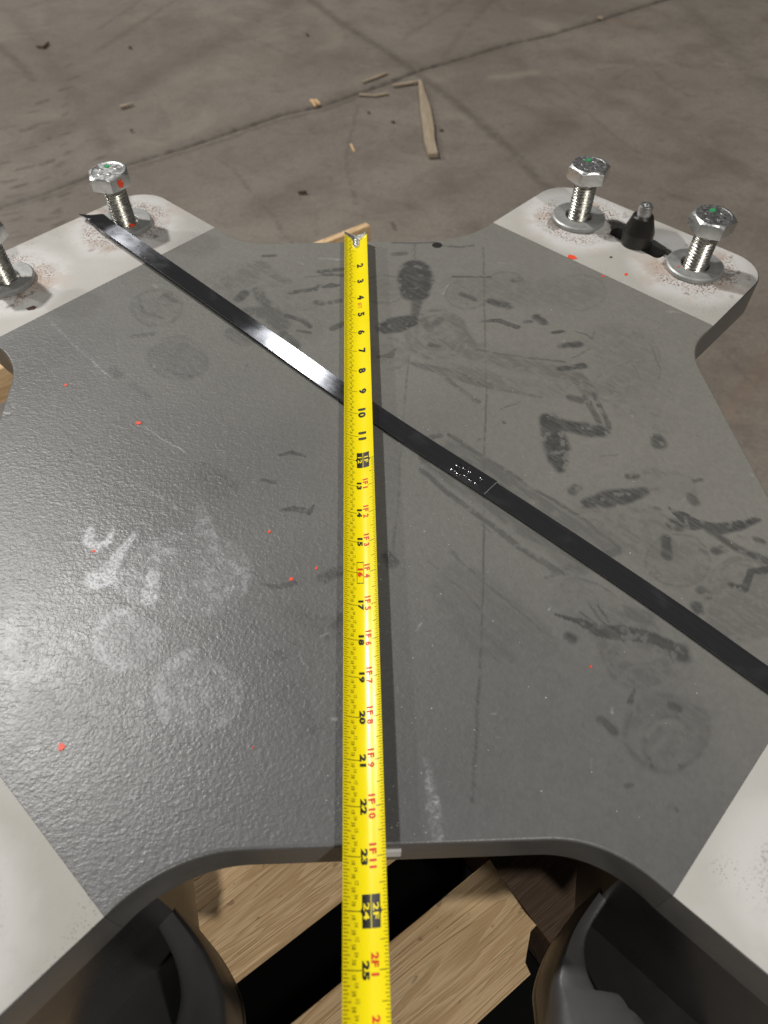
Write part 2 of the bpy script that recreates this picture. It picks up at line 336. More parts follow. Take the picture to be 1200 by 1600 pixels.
FS = [(0, .95, [8] * 18, joint, dict(wob=.5, soft=.2, brk=0)), (0, .38, [9] * 9, [(p[0], p[1] + 8) for p in joint[:9]], dict(wob=1.0)), (0, .3, [22] * 18, joint, dict(soft=1.2)),
      (1, .35, [4] * 8, [(p[0], p[1] + 4) for p in joint[:8]], dict(wob=.6)),
      (0, .5, 15, [(478, -5), (540, 40), (600, 76), (656, 118), (700, 150), (760, 200), (800, 235), (840, 280), (870, 300)], dict(soft=.5)),
      (0, .45, 12, [(-5, 68), (25, 95), (52, 125)], dict(soft=.4)), (0, .28, 10, [(150, 82), (190, 55), (240, 22), (285, -5)], dict(soft=.4)), (0, .22, 8, [(155, 45), (190, 22), (220, 0)]),
      (0, .2, 9, [(630, 60), (690, 20), (720, 0)]), (0, .16, 9, [(690, 95), (720, 50), (770, 0)]),
      (0, .42, 5, [(340, 246), (365, 266), (388, 292), (405, 315), (425, 335), (440, 360), (455, 380)]), (0, .42, 4.5, [(560, 165), (552, 195), (545, 225), (540, 255), (548, 290), (556, 318)]),
      (0, .3, 5, [(395, 62), (440, 80), (500, 105)]), (0, .3, 4, [(415, 197), (450, 210), (500, 208)]), (0, .3, 5, [(900, 160), (935, 190), (965, 215), (1000, 240)]),
      (0, .28, 5, [(1020, 110), (1050, 135), (1075, 148)]), (0, .3, 6, [(1030, 295), (1070, 312), (1120, 325)]), (0, .28, 5, [(1090, 210), (1130, 250), (1200, 300)]),
      (0, .3, 5, [(1110, 80), (1125, 95), (1140, 98)]), (0, .25, 6, [(905, 150), (880, 130), (860, 120)]), (0, .3, 7, [(720, 250), (760, 262), (800, 250)], dict(soft=.6)),
      (0, .22, 26, [(800, 160), (840, 175), (870, 195)], dict(soft=1.2)), (1, .5, 16, [(770, 120), (800, 118), (835, 112)], dict(soft=.6)), (1, .25, 40, [(860, 40), (960, 70)], dict(soft=2)),
      (2, .6, 10, [(955, 33), (975, 33), (995, 36)], dict(soft=.4)), (2, .35, 7, [(750, 250), (762, 254)]), (2, .3, 30, [(1130, 650), (1180, 600), (1200, 560)], dict(soft=1)), (0, .2, 30, [(1120, 520), (1160, 560), (1200, 590)], dict(soft=1)),
      (0, .35, 8, [(1125, 545), (1150, 570), (1180, 600)]), (0, .3, 22, [(1130, 665), (1160, 670)], dict(soft=.6)), (0, .25, 14, [(60, 590), (0, 570)])]
FS += [(0, .3, 34, [(-20, 260), (120, 190), (260, 110), (420, 20), (470, -10)], dict(soft=1.5)), (0, .26, 30, [(900, 120), (1020, 190), (1220, 300)], dict(soft=1.5)), (0, .22, 46, [(380, 330), (470, 290), (560, 250), (700, 200)], dict(soft=2)), (0, .26, 26, [(20, 20), (90, 110), (150, 200), (190, 260)], dict(soft=1.2)), (0, .22, 40, [(620, 330), (720, 290), (860, 200), (980, 110)], dict(soft=2)), (1, .25, 50, [(300, 120), (420, 90)], dict(soft=2.5)), (0, .24, 30, [(1060, 0), (1130, 60), (1210, 150)], dict(soft=1.5))]
for r_, (bx, by, dx, dy, n) in enumerate([(10, 200, 2, 27, 10), (45, 175, -2, 28, 11), (110, 105, -1, 15, 22), (70, 160, 1, 30, 8), (150, 220, 4, 26, 6)]):   # tyre tread prints
    for i in range(n):
        x = bx + dx * i + random.uniform(-6, 6); y = by + dy * i + random.uniform(-3, 3); L = random.uniform(5, 14) if r_ != 2 else random.uniform(3, 9)
        FS.append((0, random.uniform(.35, .75), random.uniform(4, 9), [(x - L, y + 3), (x + L, y - 2)]))
for i in range(70):
    x, y = random.uniform(-40, 1240), random.uniform(-20, 400); a = random.uniform(0, 6.28); L = random.uniform(3, 26)
    FS.append((random.choice([0, 0, 0, 1]), random.uniform(.1, .32), random.uniform(3, 9), [(x, y), (x + L * math.cos(a), y + L * math.sin(a) * .5)]))
xs = np.r_[-600, -250, -130, np.linspace(-62, 62, 470), 130, 250, 600]; ys = np.r_[-400, -150, -50, np.linspace(-8, 26, 40), np.linspace(26.3, 122, 440), 170, 280, 700]
def fz(X, Y):
    g = np.array([(p.x, p.y) for p in [ground(u, v, ZF) for u, v in joint]]); z = np.full(len(X), ZF)
    idx, d = stroke_mask(X, Y, g, [0.12] * len(g), 0.15)
    z[idx] -= np.clip(0.25 - d, 0, 0.25) * 0.9; return z + (fbm(X * .08, Y * .08, 3) - .5) * 0.25
me, X, Y = grid_mesh('floor', xs, ys, fz); set_marks(me, rasterise(X, Y, FS, ZF, 40)); shade(me, 180)
tag(link('floor', me, M['floor']), 'worn brown-grey concrete floor with saw joint and tyre marks', kind='structure')

# ------------------------------------------------------------------ the steel plate
PC = Vector((-0.78, 15.0, 0)); PR = math.radians(1.9); TH = 1.3; S0, EH, S1, HALF = 12.8, 4.86, 17.5, 11.3
NSH = (.5, .34)
def loc2w(x, y): return (PC.x + x * math.cos(PR) - y * math.sin(PR), PC.y + x * math.sin(PR) + y * math.cos(PR))
def ear_pt(q, s, w):                                   # q: 0 far right, 1 far left, 2 near left, 3 near right; s outwards, w sideways (CCW)
    a = math.pi / 4 + q * math.pi / 2 + PR; sx, sy = (NSH if q > 1 else (0, 0)); return (PC.x + sx + s * math.cos(a) - w * math.sin(a), PC.y + sy + s * math.sin(a) + w * math.cos(a))
plate = root('steel_mounting_plate', (PC.x, PC.y, -TH), 'thick dark grey steel plate with four pale bolt ears', 'steel plate')
PO = (PC.x, PC.y, -TH)
# outline of the painted body, CCW, starting at the far right ear
FT = {0: (1.0, 1.6), 1: (1.1, 1.0), 2: (1.2, 1.5), 3: (1.2, 1.0)}      # fillet tangents: clockwise side, counter-clockwise side of each ear
bodyP, bodyR = [], []
sX = HALF * math.sqrt(2) - EH; sN = 11.36 * math.sqrt(2) - EH                                          # where an ear's side meets the straight side
for q in range(4):
    bodyP += [ear_pt(q, sN if q == 3 else sX, -EH), ear_pt(q, S0, -EH), ear_pt(q, S0, EH), ear_pt(q, sN if q == 2 else sX, EH)]; bodyR += [FT[q][0], 0, 0, FT[q][1]]
out = fillet(bodyP, bodyR, 14)
def resample(P, step, keep):
    R = []
    n = len(P)
    for i in range(n):
        a = np.array(P[i]); b = np.array(P[(i + 1) % n]); k = max(1, int(round(np.linalg.norm(b - a) / step)))
        for t in range(k): R.append(a + (b - a) * t / k)
    return np.array(R)
OUT = resample(out, 0.08, None); NO = len(OUT); NR = 460; ctr = np.array((PC.x, PC.y)); ON = poly_normals(OUT); bev = 0.06
for q in range(4):                                                     # no rounding where the body meets an ear
    a = math.pi / 4 + q * math.pi / 2 + PR; cq = ctr + np.array(NSH if q > 1 else (0, 0)); sv = (OUT - cq) @ np.array((math.cos(a), math.sin(a))); wv = np.abs((OUT - cq) @ np.array((-math.sin(a), math.cos(a))))
    mk = (sv > S0 - 1.0) & (wv < EH + .3); ON[mk] *= np.clip((S0 - sv[mk] - .004) / 1.0, 0, 1)[:, None]
inner = OUT - ON * bev
rr = np.linspace(0.004, 1, NR)
ringv = [np.c_[ctr + (inner - ctr) * r, np.zeros(NO)] for r in rr]
# small through hole near the far edge
hc = ground(683, 383); hr = 0.2
grid = np.concatenate(ringv); dx = grid[:, :2] - np.array((hc.x, hc.y)); hd = np.hypot(dx[:, 0], dx[:, 1]); inhole = hd < hr
for k in (1, 2, 3): ringv.append(np.c_[OUT - ON * bev * (1 - math.sin(k * math.pi / 6)), np.full(NO, -bev + bev * math.cos(k * math.pi / 6))])
ringv.append(np.c_[OUT, np.full(NO, -bev - .03)]); ringv.append(np.c_[OUT, np.full(NO, -TH + .07)]); ringv.append(np.c_[OUT, np.full(NO, -TH + .04)]); ringv.append(np.c_[OUT - ON * .04, np.full(NO, -TH)]); ringv.append(np.c_[ctr + (OUT - ctr) * .02, np.full(NO, -TH)])
co = np.concatenate(ringv); nr = len(ringv)
r_ = np.repeat(np.arange(nr - 1), NO); c_ = np.tile(np.arange(NO), nr - 1); a_ = r_ * NO + c_; b_ = r_ * NO + (c_ + 1) % NO
Q = np.c_[a_ + NO, b_ + NO, b_, a_].astype(np.int32)
full = np.zeros(len(co), bool); full[:len(inhole)] = inhole
qa = full[Q]; allin = qa.all(1); part = qa.any(1) & ~allin
mv = np.unique(Q[part][qa[part]]); d = co[mv, :2] - np.array((hc.x, hc.y)); co[mv, :2] = np.array((hc.x, hc.y)) + d / (np.linalg.norm(d, axis=1)[:, None] + 1e-9) * hr
mi = np.where(r_ >= NR - 1 + 3, 1, 0)[~allin]; Q = Q[~allin]
me = bpy.data.meshes.new('plate_body'); me.vertices.add(len(co)); me.vertices.foreach_set('co', ((co - np.array(PO)) * IN).astype(np.float32).ravel())
me.loops.add(Q.size); me.loops.foreach_set('vertex_index', Q.ravel()); me.polygons.add(len(Q)); me.polygons.foreach_set('loop_start', np.arange(0, Q.size, 4, dtype=np.int32))
me.update(calc_edges=True); me.polygons.foreach_set('material_index', mi.astype(np.int32)); shade(me, 50)
# marks on the dusty paint: (channel 0 wiped dark / 1 pale scuff / 2 dust residue, strength, width px, measured points)
D, L, B = 0, 1, 2
def ring(cx, cy, rx, ry, a0=0, a1=360, n=22): return [(cx + rx * math.cos(math.radians(a0 + (a1 - a0) * i / n)), cy + ry * math.sin(math.radians(a0 + (a1 - a0) * i / n))) for i in range(n + 1)]
PS = [(D, .72, [38, 46, 34], [(648, 420), (649, 436), (648, 458)]), (D, .55, [16, 9], [(652, 462), (648, 496)]), (D, .72, [22, 32, 24], [(602, 512), (620, 507), (641, 501)]), (D, .45, 8, [(615, 397), (632, 395)]),
      (D, .55, 5, [(707, 433), (765, 433)]), (D, .6, 13, [(767, 471), (793, 479)]), (D, .5, 9, [(722, 460), (741, 468)]), (D, .45, 9, [(802, 439), (813, 436)]), (D, .55, [4, 9, 8], [(749, 503), (780, 501), (808, 511)]),
      (D, .62, 12, [(838, 496), (850, 504)]), (D, .45, 7, [(821, 503), (829, 502)]), (D, .6, 6, [(863, 520), (879, 518)]), (D, .62, 11, [(880, 541), (906, 537)]), (D, .62, 10, [(875, 577), (912, 571)]),
      (D, .72, [24, 30, 34, 26, 12], [(858, 655), (864, 675), (870, 697), (872, 716), (876, 732)]), (D, .68, [22, 20, 24, 18], [(864, 661), (895, 668), (922, 672), (942, 674)]), (D, .55, 7, [(928, 615), (952, 668)]), (D, .5, 8, [(915, 620), (941, 671)]),
      (D, .35, 22, [(901, 590), (923, 612)]), (D, .55, 11, [(893, 621), (909, 626)]), (D, .3, 5, [(872, 605), (893, 617)]), (D, .6, 17, [(1028, 685), (1031, 694)]), (D, .65, 11, [(983, 744), (992, 743)]),
      (D, .65, [16, 26, 26, 14], [(915, 787), (945, 781), (975, 776), (1005, 768)]), (D, .3, 8, [(1000, 768), (1040, 764)], dict(brk=.45)), (D, .5, 14, [(894, 768), (901, 763)]), (D, .55, 13, [(1078, 776), (1085, 785)]), (D, .45, 6, [(1085, 752), (1097, 750)]),
      (D, .45, 5, [(786, 660), (788, 661)]), (D, .3, 5, [(743, 692), (751, 686)]), (D, .4, 3, [(899, 518), (915, 522), (925, 530), (930, 515)]),
      # footprints of rings and a swirl
      (D, .3, 4, ring(600, 452, 36, 22)), (D, .2, 3, ring(602, 452, 26, 15)), (D, .32, 4, ring(731, 460, 34, 22)), (D, .25, 4, ring(733, 461, 22, 14)), (D, .3, 4, ring(789, 447, 32, 22)), (D, .25, 3, ring(793, 450, 20, 14)), (D, .22, 4, ring(907, 457, 40, 27)), (D, .18, 4, ring(907, 455, 28, 17)), (D, .12, 30, [(820, 465), (870, 465)]),
      (D, .34, 7, ring(682, 523, 46, 38)), (D, .3, 6, ring(684, 520, 34, 27)), (D, .4, 12, [(662, 500), (672, 515), (690, 498)]), (D, .3, 10, [(690, 535), (705, 545), (720, 528)]), (D, .5, 9, [(672, 538), (684, 540)]), (D, .3, 14, [(700, 492), (725, 520), (738, 540)]), (D, .32, 4, ring(605, 553, 33, 25, -90, 90)), (D, .45, [4, 10, 5], [(590, 558), (610, 556), (618, 546)]),
      (D, .26, 26, [(736, 553), (800, 568), (876, 582)]), (D, .36, [8, 16, 14, 5], [(645, 567), (700, 582), (752, 599), (846, 622)]), (D, .22, 30, [(730, 580), (790, 600)]), (D, .35, 7, [(700, 592), (725, 612), (747, 628)]), (D, .4, 5, [(745, 546), (800, 556), (880, 566)]), (B, .5, 16, [(700, 560), (780, 577), (850, 590)]), (B, .5, 12, [(700, 520), (712, 530)]),
      (D, .3, 3, [(780, 640), (812, 628)]), (D, .25, 3, ring(987, 561, 44, 42)), (D, .2, 3, ring(985, 558, 28, 34, 20, 300)), (D, .28, 3, [(1000, 522), (1020, 545), (1032, 580), (1028, 592)]), (D, .24, 3, [(940, 560), (965, 540), (990, 520)]), (D, .26, 3, [(945, 578), (985, 565), (1000, 590)]), (D, .1, 60, [(975, 545), (990, 580)]), (D, .28, 4, ring(955, 604, 28, 23)), (D, .25, 18, [(955, 600), (960, 612)]), (B, .4, 6, [(930, 590), (970, 602), (1010, 598)]), (D, .4, 3, [(893, 560), (920, 545)]),
      (D, .15, 40, [(980, 640), (1040, 660)], dict(brk=.5)), (D, .18, 50, [(1020, 750), (1060, 760)], dict(brk=.52)), (D, .25, 3, [(938, 712), (966, 710)]),
      # long bar footprint beside the band
      (D, .3, [46] * 4, [(690, 722), (760, 770), (830, 820), (905, 873)], dict(brk=0)), (D, .26, [40] * 4, [(700, 705), (770, 752), (850, 805), (935, 858)], dict(brk=0)), (D, .3, 30, [(720, 706), (800, 760), (880, 815), (945, 858)]), (D, .42, 6, [(700, 679), (760, 716), (840, 768), (900, 805), (970, 856)]), (D, .42, 8, [(658, 735), (700, 771), (760, 815), (815, 857), (860, 885), (885, 896)]), (D, .42, 8, ring(688, 708, 30, 27, 150, 265, 8)), (B, .7, 9, [(688, 692), (692, 693)]), (B, .7, 9, [(830, 785), (834, 787)]), (B, .6, 9, [(866, 803), (868, 804)]), (D, .42, 13, [(945, 868), (965, 862)]), (D, .35, 10, [(868, 893), (890, 885)]), (B, .4, 14, [(840, 855), (880, 880)]), (B, .5, 8, [(795, 820), (800, 826)]),
      # right side prints
      (D, .4, 5, ring(1060, 875, 50, 40)), (D, .18, 60, [(1055, 870), (1068, 882)]), (D, .6, 15, [(1041, 842), (1043, 868)]), (D, .3, 5, ring(1065, 880, 32, 26, 20, 220)), (D, .2, 70, [(980, 830), (1010, 820)], dict(brk=.42)), (D, .2, 40, [(950, 800), (1040, 850)], dict(brk=.45)),
      (D, .34, 5, ring(1162, 925, 56, 56)), (D, .18, 60, [(1150, 945), (1175, 925)]), (D, .3, 6, ring(1165, 905, 40, 32)), (D, .22, 60, [(1140, 970), (1200, 960)]),
      (D, .7, [5, 16, 20, 12, 18, 16, 8], [(1046, 793), (1068, 808), (1082, 820), (1100, 821), (1125, 826), (1150, 822), (1183, 811)]), (D, .65, 18, [(1052, 820), (1060, 822)]), (D, .6, [14, 10, 12], [(1100, 822), (1150, 856), (1204, 878)]), (D, .6, 11, [(1118, 860), (1130, 857)]), (D, .55, 9, [(1180, 843), (1191, 846)]), (D, .4, 8, [(1096, 860), (1103, 862)]),
      (D, .62, [7, 11, 9, 12], [(1140, 913), (1163, 918), (1174, 893), (1204, 889)]), (D, .6, 15, [(1095, 922), (1106, 930)]), (D, .6, 15, [(1088, 947), (1090, 954)]), (D, .45, 6, [(1023, 794), (1031, 795)]),
      # hand smear, rings below the band
      (D, .62, [5, 8, 18, 26, 18, 16], [(866, 960), (900, 970), (935, 985), (975, 990), (1020, 998), (1050, 1008)]), (D, .62, 20, [(1064, 1016), (1068, 1026)]), (D, .5, 4, [(920, 945), (945, 975)]), (D, .5, 4, [(905, 958), (940, 980)]), (D, .45, 4, [(900, 972), (935, 990)]), (D, .5, 4, [(935, 945), (950, 970)]), (D, .6, 14, [(889, 994), (896, 998)]), (D, .45, 5, [(1045, 1018), (1052, 1034)]),
      (D, .34, 5, ring(992, 1015, 52, 48, 40, 320)), (D, .38, 4, ring(1000, 1048, 46, 26, 0, 200)), (D, .22, 46, [(985, 1015), (1020, 1040)]), (B, .5, 8, [(970, 1028), (1000, 1034), (1035, 1022)]), (B, .5, 4, [(985, 1045), (1010, 1042), (1038, 1046)]), (D, .3, 22, [(975, 955), (1010, 965)]), (D, .3, 4, [(955, 1035), (970, 1058), (990, 1068)]),
      (D, .32, 7, ring(1040, 1146, 64, 58)), (D, .22, 18, ring(1036, 1120, 50, 26, 170, 360)), (D, .34, 8, ring(1048, 1166, 42, 46, 150, 290)), (D, .2, 30, [(1080, 1130), (1092, 1165)]), (D, .55, 14, [(1052, 1104), (1060, 1107)]), (D, .5, 4, [(1012, 1180), (1020, 1196), (1026, 1199)]), (D, .4, 6, [(1062, 1196), (1070, 1197)]), (D, .35, 8, [(1072, 1140), (1076, 1155)]), (D, .25, 5, [(1040, 1175), (1056, 1180)]),
      (D, .5, 11, [(938, 1124), (962, 1143)]), (D, .5, [4, 9], [(990, 1078), (984, 1096)]), (D, .4, 6, [(976, 1227), (988, 1226)]), (D, .35, 5, [(1046, 1258), (1058, 1266)]),
      (D, .3, [8, 4, 6, 3], [(707, 863), (720, 878), (765, 915), (860, 1000)]), (D, .28, 4, [(670, 877), (700, 902), (760, 962)]), (D, .15, 40, [(770, 925), (850, 1005)]), (D, .2, 3, [(700, 955), (780, 1035)]), (D, .22, 12, [(755, 985), (800, 1030)]), (D, .2, 3, [(790, 990), (840, 1030)]), (D, .12, 80, [(720, 920), (760, 980)]),
      (D, .35, 3, ring(895, 915, 18, 11)), (D, .3, 4, [(853, 902), (880, 895), (940, 915), (960, 930)]), (D, .14, 60, [(900, 935), (960, 960)], dict(brk=.45)),
      # marker lines
      (D, .42, 3.5, [(755, 386), (757, 480), (760, 620), (757, 700), (755, 915), (750, 1050), (744, 1150), (738, 1255)], dict(wob=.05, soft=.025, brk=.3)), (D, .36, 3.5, [(648, 380), (648, 410)], dict(wob=.05)), (D, .3, 4, [(640, 540), (630, 657), (621, 796), (612, 870)], dict(wob=.06, brk=.4)), (D, .45, 4, [(614, 379), (650, 380), (678, 378)]), (D, .45, 5, [(690, 384), (720, 386), (740, 384)]), (D, .5, 16, [(606, 868), (612, 878)]),
      (L, .24, [3, 10, 14, 12], [(664, 1180), (672, 1225), (678, 1270), (683, 1318)], dict(brk=.52)), (L, .3, 2, [(683, 1235), (691, 1318)]), (L, .25, 2, [(700, 445), (692, 460)]),
      # left of the tape
      (D, .24, 6, ring(245, 481, 38, 28)), (D, .35, 5, [(218, 468), (224, 488), (255, 497)]), (D, .35, 12, [(258, 462), (272, 470)]), (D, .32, 8, [(207, 525), (238, 522)]), (D, .24, 5, ring(275, 560, 42, 33)), (D, .42, [4, 9, 6], [(262, 578), (280, 586), (300, 588)]), (D, .2, 60, [(265, 555), (290, 570)]), (D, .25, 10, [(205, 600), (232, 620)]), (D, .3, 14, [(175, 578), (184, 586)]),
      (D, .6, 14, [(373, 467), (382, 459)]), (D, .5, 6, [(412, 400), (429, 399)]), (D, .25, 30, [(362, 440), (405, 418)]), (D, .45, 14, [(404, 453), (408, 466), (419, 476)]), (D, .4, [18, 30, 24], [(385, 487), (421, 488), (440, 508)]), (D, .5, 14, [(442, 522), (463, 540)]), (D, .55, [8, 8, 4], [(456, 458), (490, 452), (499, 445)]), (D, .55, [5, 10, 5], [(504, 448), (517, 446), (530, 446)]), (D, .6, 8, [(500, 424), (537, 421)]), (D, .5, 7, [(506, 429), (537, 430)]), (D, .35, 2, [(475, 433), (516, 430)]),
      (D, .55, 10, [(496, 472), (503, 474)]), (D, .5, 9, [(517, 472), (530, 470)]), (D, .3, 2, [(472, 486), (502, 477)]), (D, .58, 8, [(447, 493), (473, 501), (484, 510)]), (D, .5, 6, [(465, 516), (484, 519)]), (D, .5, 9, [(520, 514), (538, 505)]), (D, .3, 12, [(430, 432), (448, 440)]), (D, .16, 50, [(360, 455), (420, 440)], dict(brk=.45)), (D, .3, 26, [(365, 520), (385, 530)]), (L, .35, 5, [(500, 403), (535, 406)], dict(brk=.55)),
      (D, .5, [5, 8, 4], [(436, 711), (455, 708), (477, 714)]), (D, .4, 6, [(410, 750), (428, 755)]), (D, .5, [4, 10, 9, 4], [(437, 797), (460, 796), (484, 802), (492, 790)]), (D, .4, [3, 8, 8], [(409, 913), (430, 918), (460, 911)]), (D, .45, 16, [(508, 902), (520, 895), (534, 892)]), (D, .3, 14, [(420, 1028), (448, 1022)], dict(brk=.4)), (D, .4, 12, [(522, 978), (534, 962)]), (D, .25, 30, [(460, 960), (530, 990)], dict(brk=.5)), (D, .25, 30, [(450, 1080), (480, 1140)], dict(brk=.5)), (D, .25, 40, [(320, 740), (350, 760)], dict(brk=.5)), (D, .4, 9, [(264, 851), (280, 850)]), (D, .5, 6, [(158, 941), (163, 940)]),
      (D, .5, 3, [(112, 703), (110, 720), (101, 722)]), (D, .4, 6, [(0, 648), (14, 650)]), (L, .5, 2.5, [(0, 645), (14, 647)]),
      (L, .8, [11, 13, 12, 9, 4], [(141, 829), (137, 847), (152, 856), (170, 845), (178, 825)]), (L, .75, 30, [(152, 905), (162, 901)]), (L, .55, [20, 14, 6], [(171, 888), (190, 862), (208, 836)]), (L, .58, 20, [(233, 934), (238, 903)]), (L, .35, 34, [(196, 905), (215, 925)], dict(brk=.42)), (L, .28, 22, [(240, 880), (262, 860)], dict(brk=.45)),
      (L, .5, 12, ring(200, 1000, 48, 44, 100, 270)), (L, .22, 70, [(190, 990), (210, 1005)], dict(brk=.4)), (L, .3, 5, ring(195, 985, 48, 40, 160, 250)), (L, .3, 4, [(225, 1010), (245, 995)]), (L, .26, 18, ring(310, 1082, 60, 62, 140, 260)), (L, .14, 90, [(300, 1075), (325, 1090)], dict(brk=.42)), (L, .22, [14, 30, 40, 50], [(313, 795), (322, 845), (345, 880), (350, 910)], dict(brk=.45)), (L, .3, 8, [(219, 1090), (222, 1100)]), (L, .2, 6, [(250, 840), (240, 870)]), (L, .16, 120, [(270, 890), (320, 900)], dict(brk=.52)),
      (L, .4, 2, [(81, 503), (110, 535), (150, 570), (171, 589)], dict(brk=.45)), (L, .3, 2, [(198, 746), (240, 770), (279, 796)]), (L, .3, 2, [(225, 665), (260, 690), (288, 706)])]
for i in range(150):                                                     # faint fingertip touches and nicks all over
    u, v = random.uniform(20, 1180), random.uniform(390, 1320); a = random.uniform(0, 6.3); Ln = random.choice([2, 4, 8, 18])
    PS.append((random.choice([D, D, L, B]), random.uniform(.08, .24), random.uniform(1.5, 5), [(u, v), (u + Ln * math.cos(a), v + Ln * math.sin(a) * .7)]))
for cx, cy, rx, ry, it in ((600, 452, 30, 17, .14), (731, 460, 28, 17, .16), (789, 448, 28, 18, .16), (907, 457, 32, 20, .14), (682, 522, 40, 32, .22), (605, 553, 26, 18, .14), (955, 604, 22, 17, .2), (1060, 875, 44, 34, .2), (1162, 925, 50, 48, .2), (992, 1015, 46, 40, .24), (1000, 1048, 40, 22, .22), (1040, 1125, 56, 36, .2), (1040, 1165, 56, 30, .1), (245, 481, 32, 22, .16), (275, 560, 36, 26, .2)):
    g_ = [(cx + t * (rx - ry * .9), cy) for t in (-1, 0, 1)] if rx > ry else [(cx, cy), (cx, cy + 1)]
    PS.append((D, it, ry * 1.9, g_, dict(soft=.12, brk=.4, wob=.2)))
for it, w_, pts_ in ((.17, 70, [(690, 540), (760, 570), (850, 590)]), (.15, 60, [(730, 450), (800, 455), (900, 460)]), (.14, 90, [(970, 540), (990, 590)]), (.15, 70, [(930, 800), (1000, 830), (1080, 880)]), (.16, 80, [(1100, 900), (1190, 950)]), (.15, 60, [(920, 960), (1000, 1000), (1040, 1040)]), (.12, 90, [(380, 440), (420, 480), (470, 500)]), (.13, 70, [(1030, 1110), (1060, 1160)])):
    PS.append((D, it, w_, pts_, dict(soft=.45, brk=.36, wob=.5)))
PS += [(B, .55, 7, [(1010, 1150), (1030, 1128), (1060, 1130), (1078, 1150)], dict(soft=.06)), (B, .45, 6, [(1022, 1172), (1044, 1150), (1066, 1156)], dict(soft=.06)), (B, .45, 10, [(960, 1000), (985, 1020), (1020, 1025)], dict(soft=.08)), (B, .4, 12, [(660, 520), (690, 512), (712, 528)], dict(soft=.08)), (B, .4, 14, [(1030, 880), (1060, 890), (1090, 870)], dict(soft=.1))]
nm = NO * NR
set_marks(me, rasterise(co[:nm, 0], co[:nm, 1], PS, 0.0, 3))
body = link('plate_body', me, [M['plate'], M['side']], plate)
hl = lathe([(hr + .002, -TH), (hr + .002, -.02), (hr + .001, .0)], 28); hv = link('hole_bore', hl, M['hole'], plate, loc=(hc.x - PO[0], hc.y - PO[1], TH))  # black filling puts the shade down the hole into its colour
st = ground(582, 1340, -.65)
link('sticker', prism(fillet([(-.62, -.05), (.62, -.05), (.62, .05), (-.62, .05)], [.03] * 4, 3), -.22, .22, .03), M['sticker'], plate,
     loc=(loc2w(.16, -11.04)[0] - PO[0], loc2w(.16, -11.04)[1] - PO[1], TH - .55))
plate.children[-1].rotation_euler[2] = PR; plate.children[-1]['label'] = 'white sticker stuck on the near plate edge'
# bolt positions (inches, world)
B3, B4, B1, B0 = ground(903, 343), ground(1084, 419), ground(197, 352), ground(10, 440)
PIN = ground(993, 379)
def to_near(p):                                      # the same hole pattern on the near ears (mirrored in the plate's cross axis)
    dx, dy = p.x - PC.x, p.y - PC.y; x = dx * math.cos(PR) + dy * math.sin(PR); y = -dx * math.sin(PR) + dy * math.cos(PR)
    w = loc2w(x, -y); return Vector((w[0] + NSH[0], w[1] + NSH[1], 0))
B5, B6, B7, B8 = to_near(B4), to_near(B3), to_near(B0), to_near(B1)
earb = {0: (B3, B4), 1: (B1, B0), 2: (B7, B8), 3: (B5, B6)}
for q in range(4):
    P = [ear_pt(q, S0 + .006, -EH), ear_pt(q, S1, -EH), ear_pt(q, S1, EH), ear_pt(q, S0 + .006, EH)]
    P = fillet(P, [0, 1.45, 1.45, 0], 16)
    em = prism(P, -TH, 0, .05, PO, True, (0, len(P) - 1)); pts = [tuple((Vector((b.x, b.y, 0)) - Vector(PO)) * IN) for b in earb[q]]
    o = link('corner_ear', em, [m_ear(pts, q + 1, q < 2), M['side']], plate); shade(em, 40)
    o['label'] = ['pale bolt ear with black tapered pin', 'pale bolt ear under the band end', 'pale bolt ear at the lower left', 'pale bolt ear at the lower right'][q]
    if q == 0:                                       # slot under the pin
        a = math.pi / 4 + PR + math.pi / 2; A, Bp = ground(956, 359), ground(1036, 400); dd = (Bp - A).normalized(); nn = Vector((-dd.y, dd.x, 0)) * .34
        sp = [A - nn, Bp - nn, Bp + nn, A + nn]; cut = link('slot_cutter', prism(fillet([(p.x, p.y) for p in sp], [.2] * 4, 5), -1.1, .5, 0, PO), M['hole'], plate)
        bo = o.modifiers.new('slot', 'BOOLEAN'); bo.operation = 'DIFFERENCE'; bo.object = cut; bo.solver = 'EXACT'
        dg = bpy.context.evaluated_depsgraph_get(); nmz = bpy.data.meshes.new_from_object(o.evaluated_get(dg)); o.modifiers.clear(); o.data = nmz; bpy.data.objects.remove(cut)
        pl = link('slot_shade', prism(fillet([(p.x, p.y) for p in sp], [.2] * 4, 5), -1.12, -1.06, 0, PO), M['hole'], plate)  # near-black sheet stands in for the shade deep in the slot
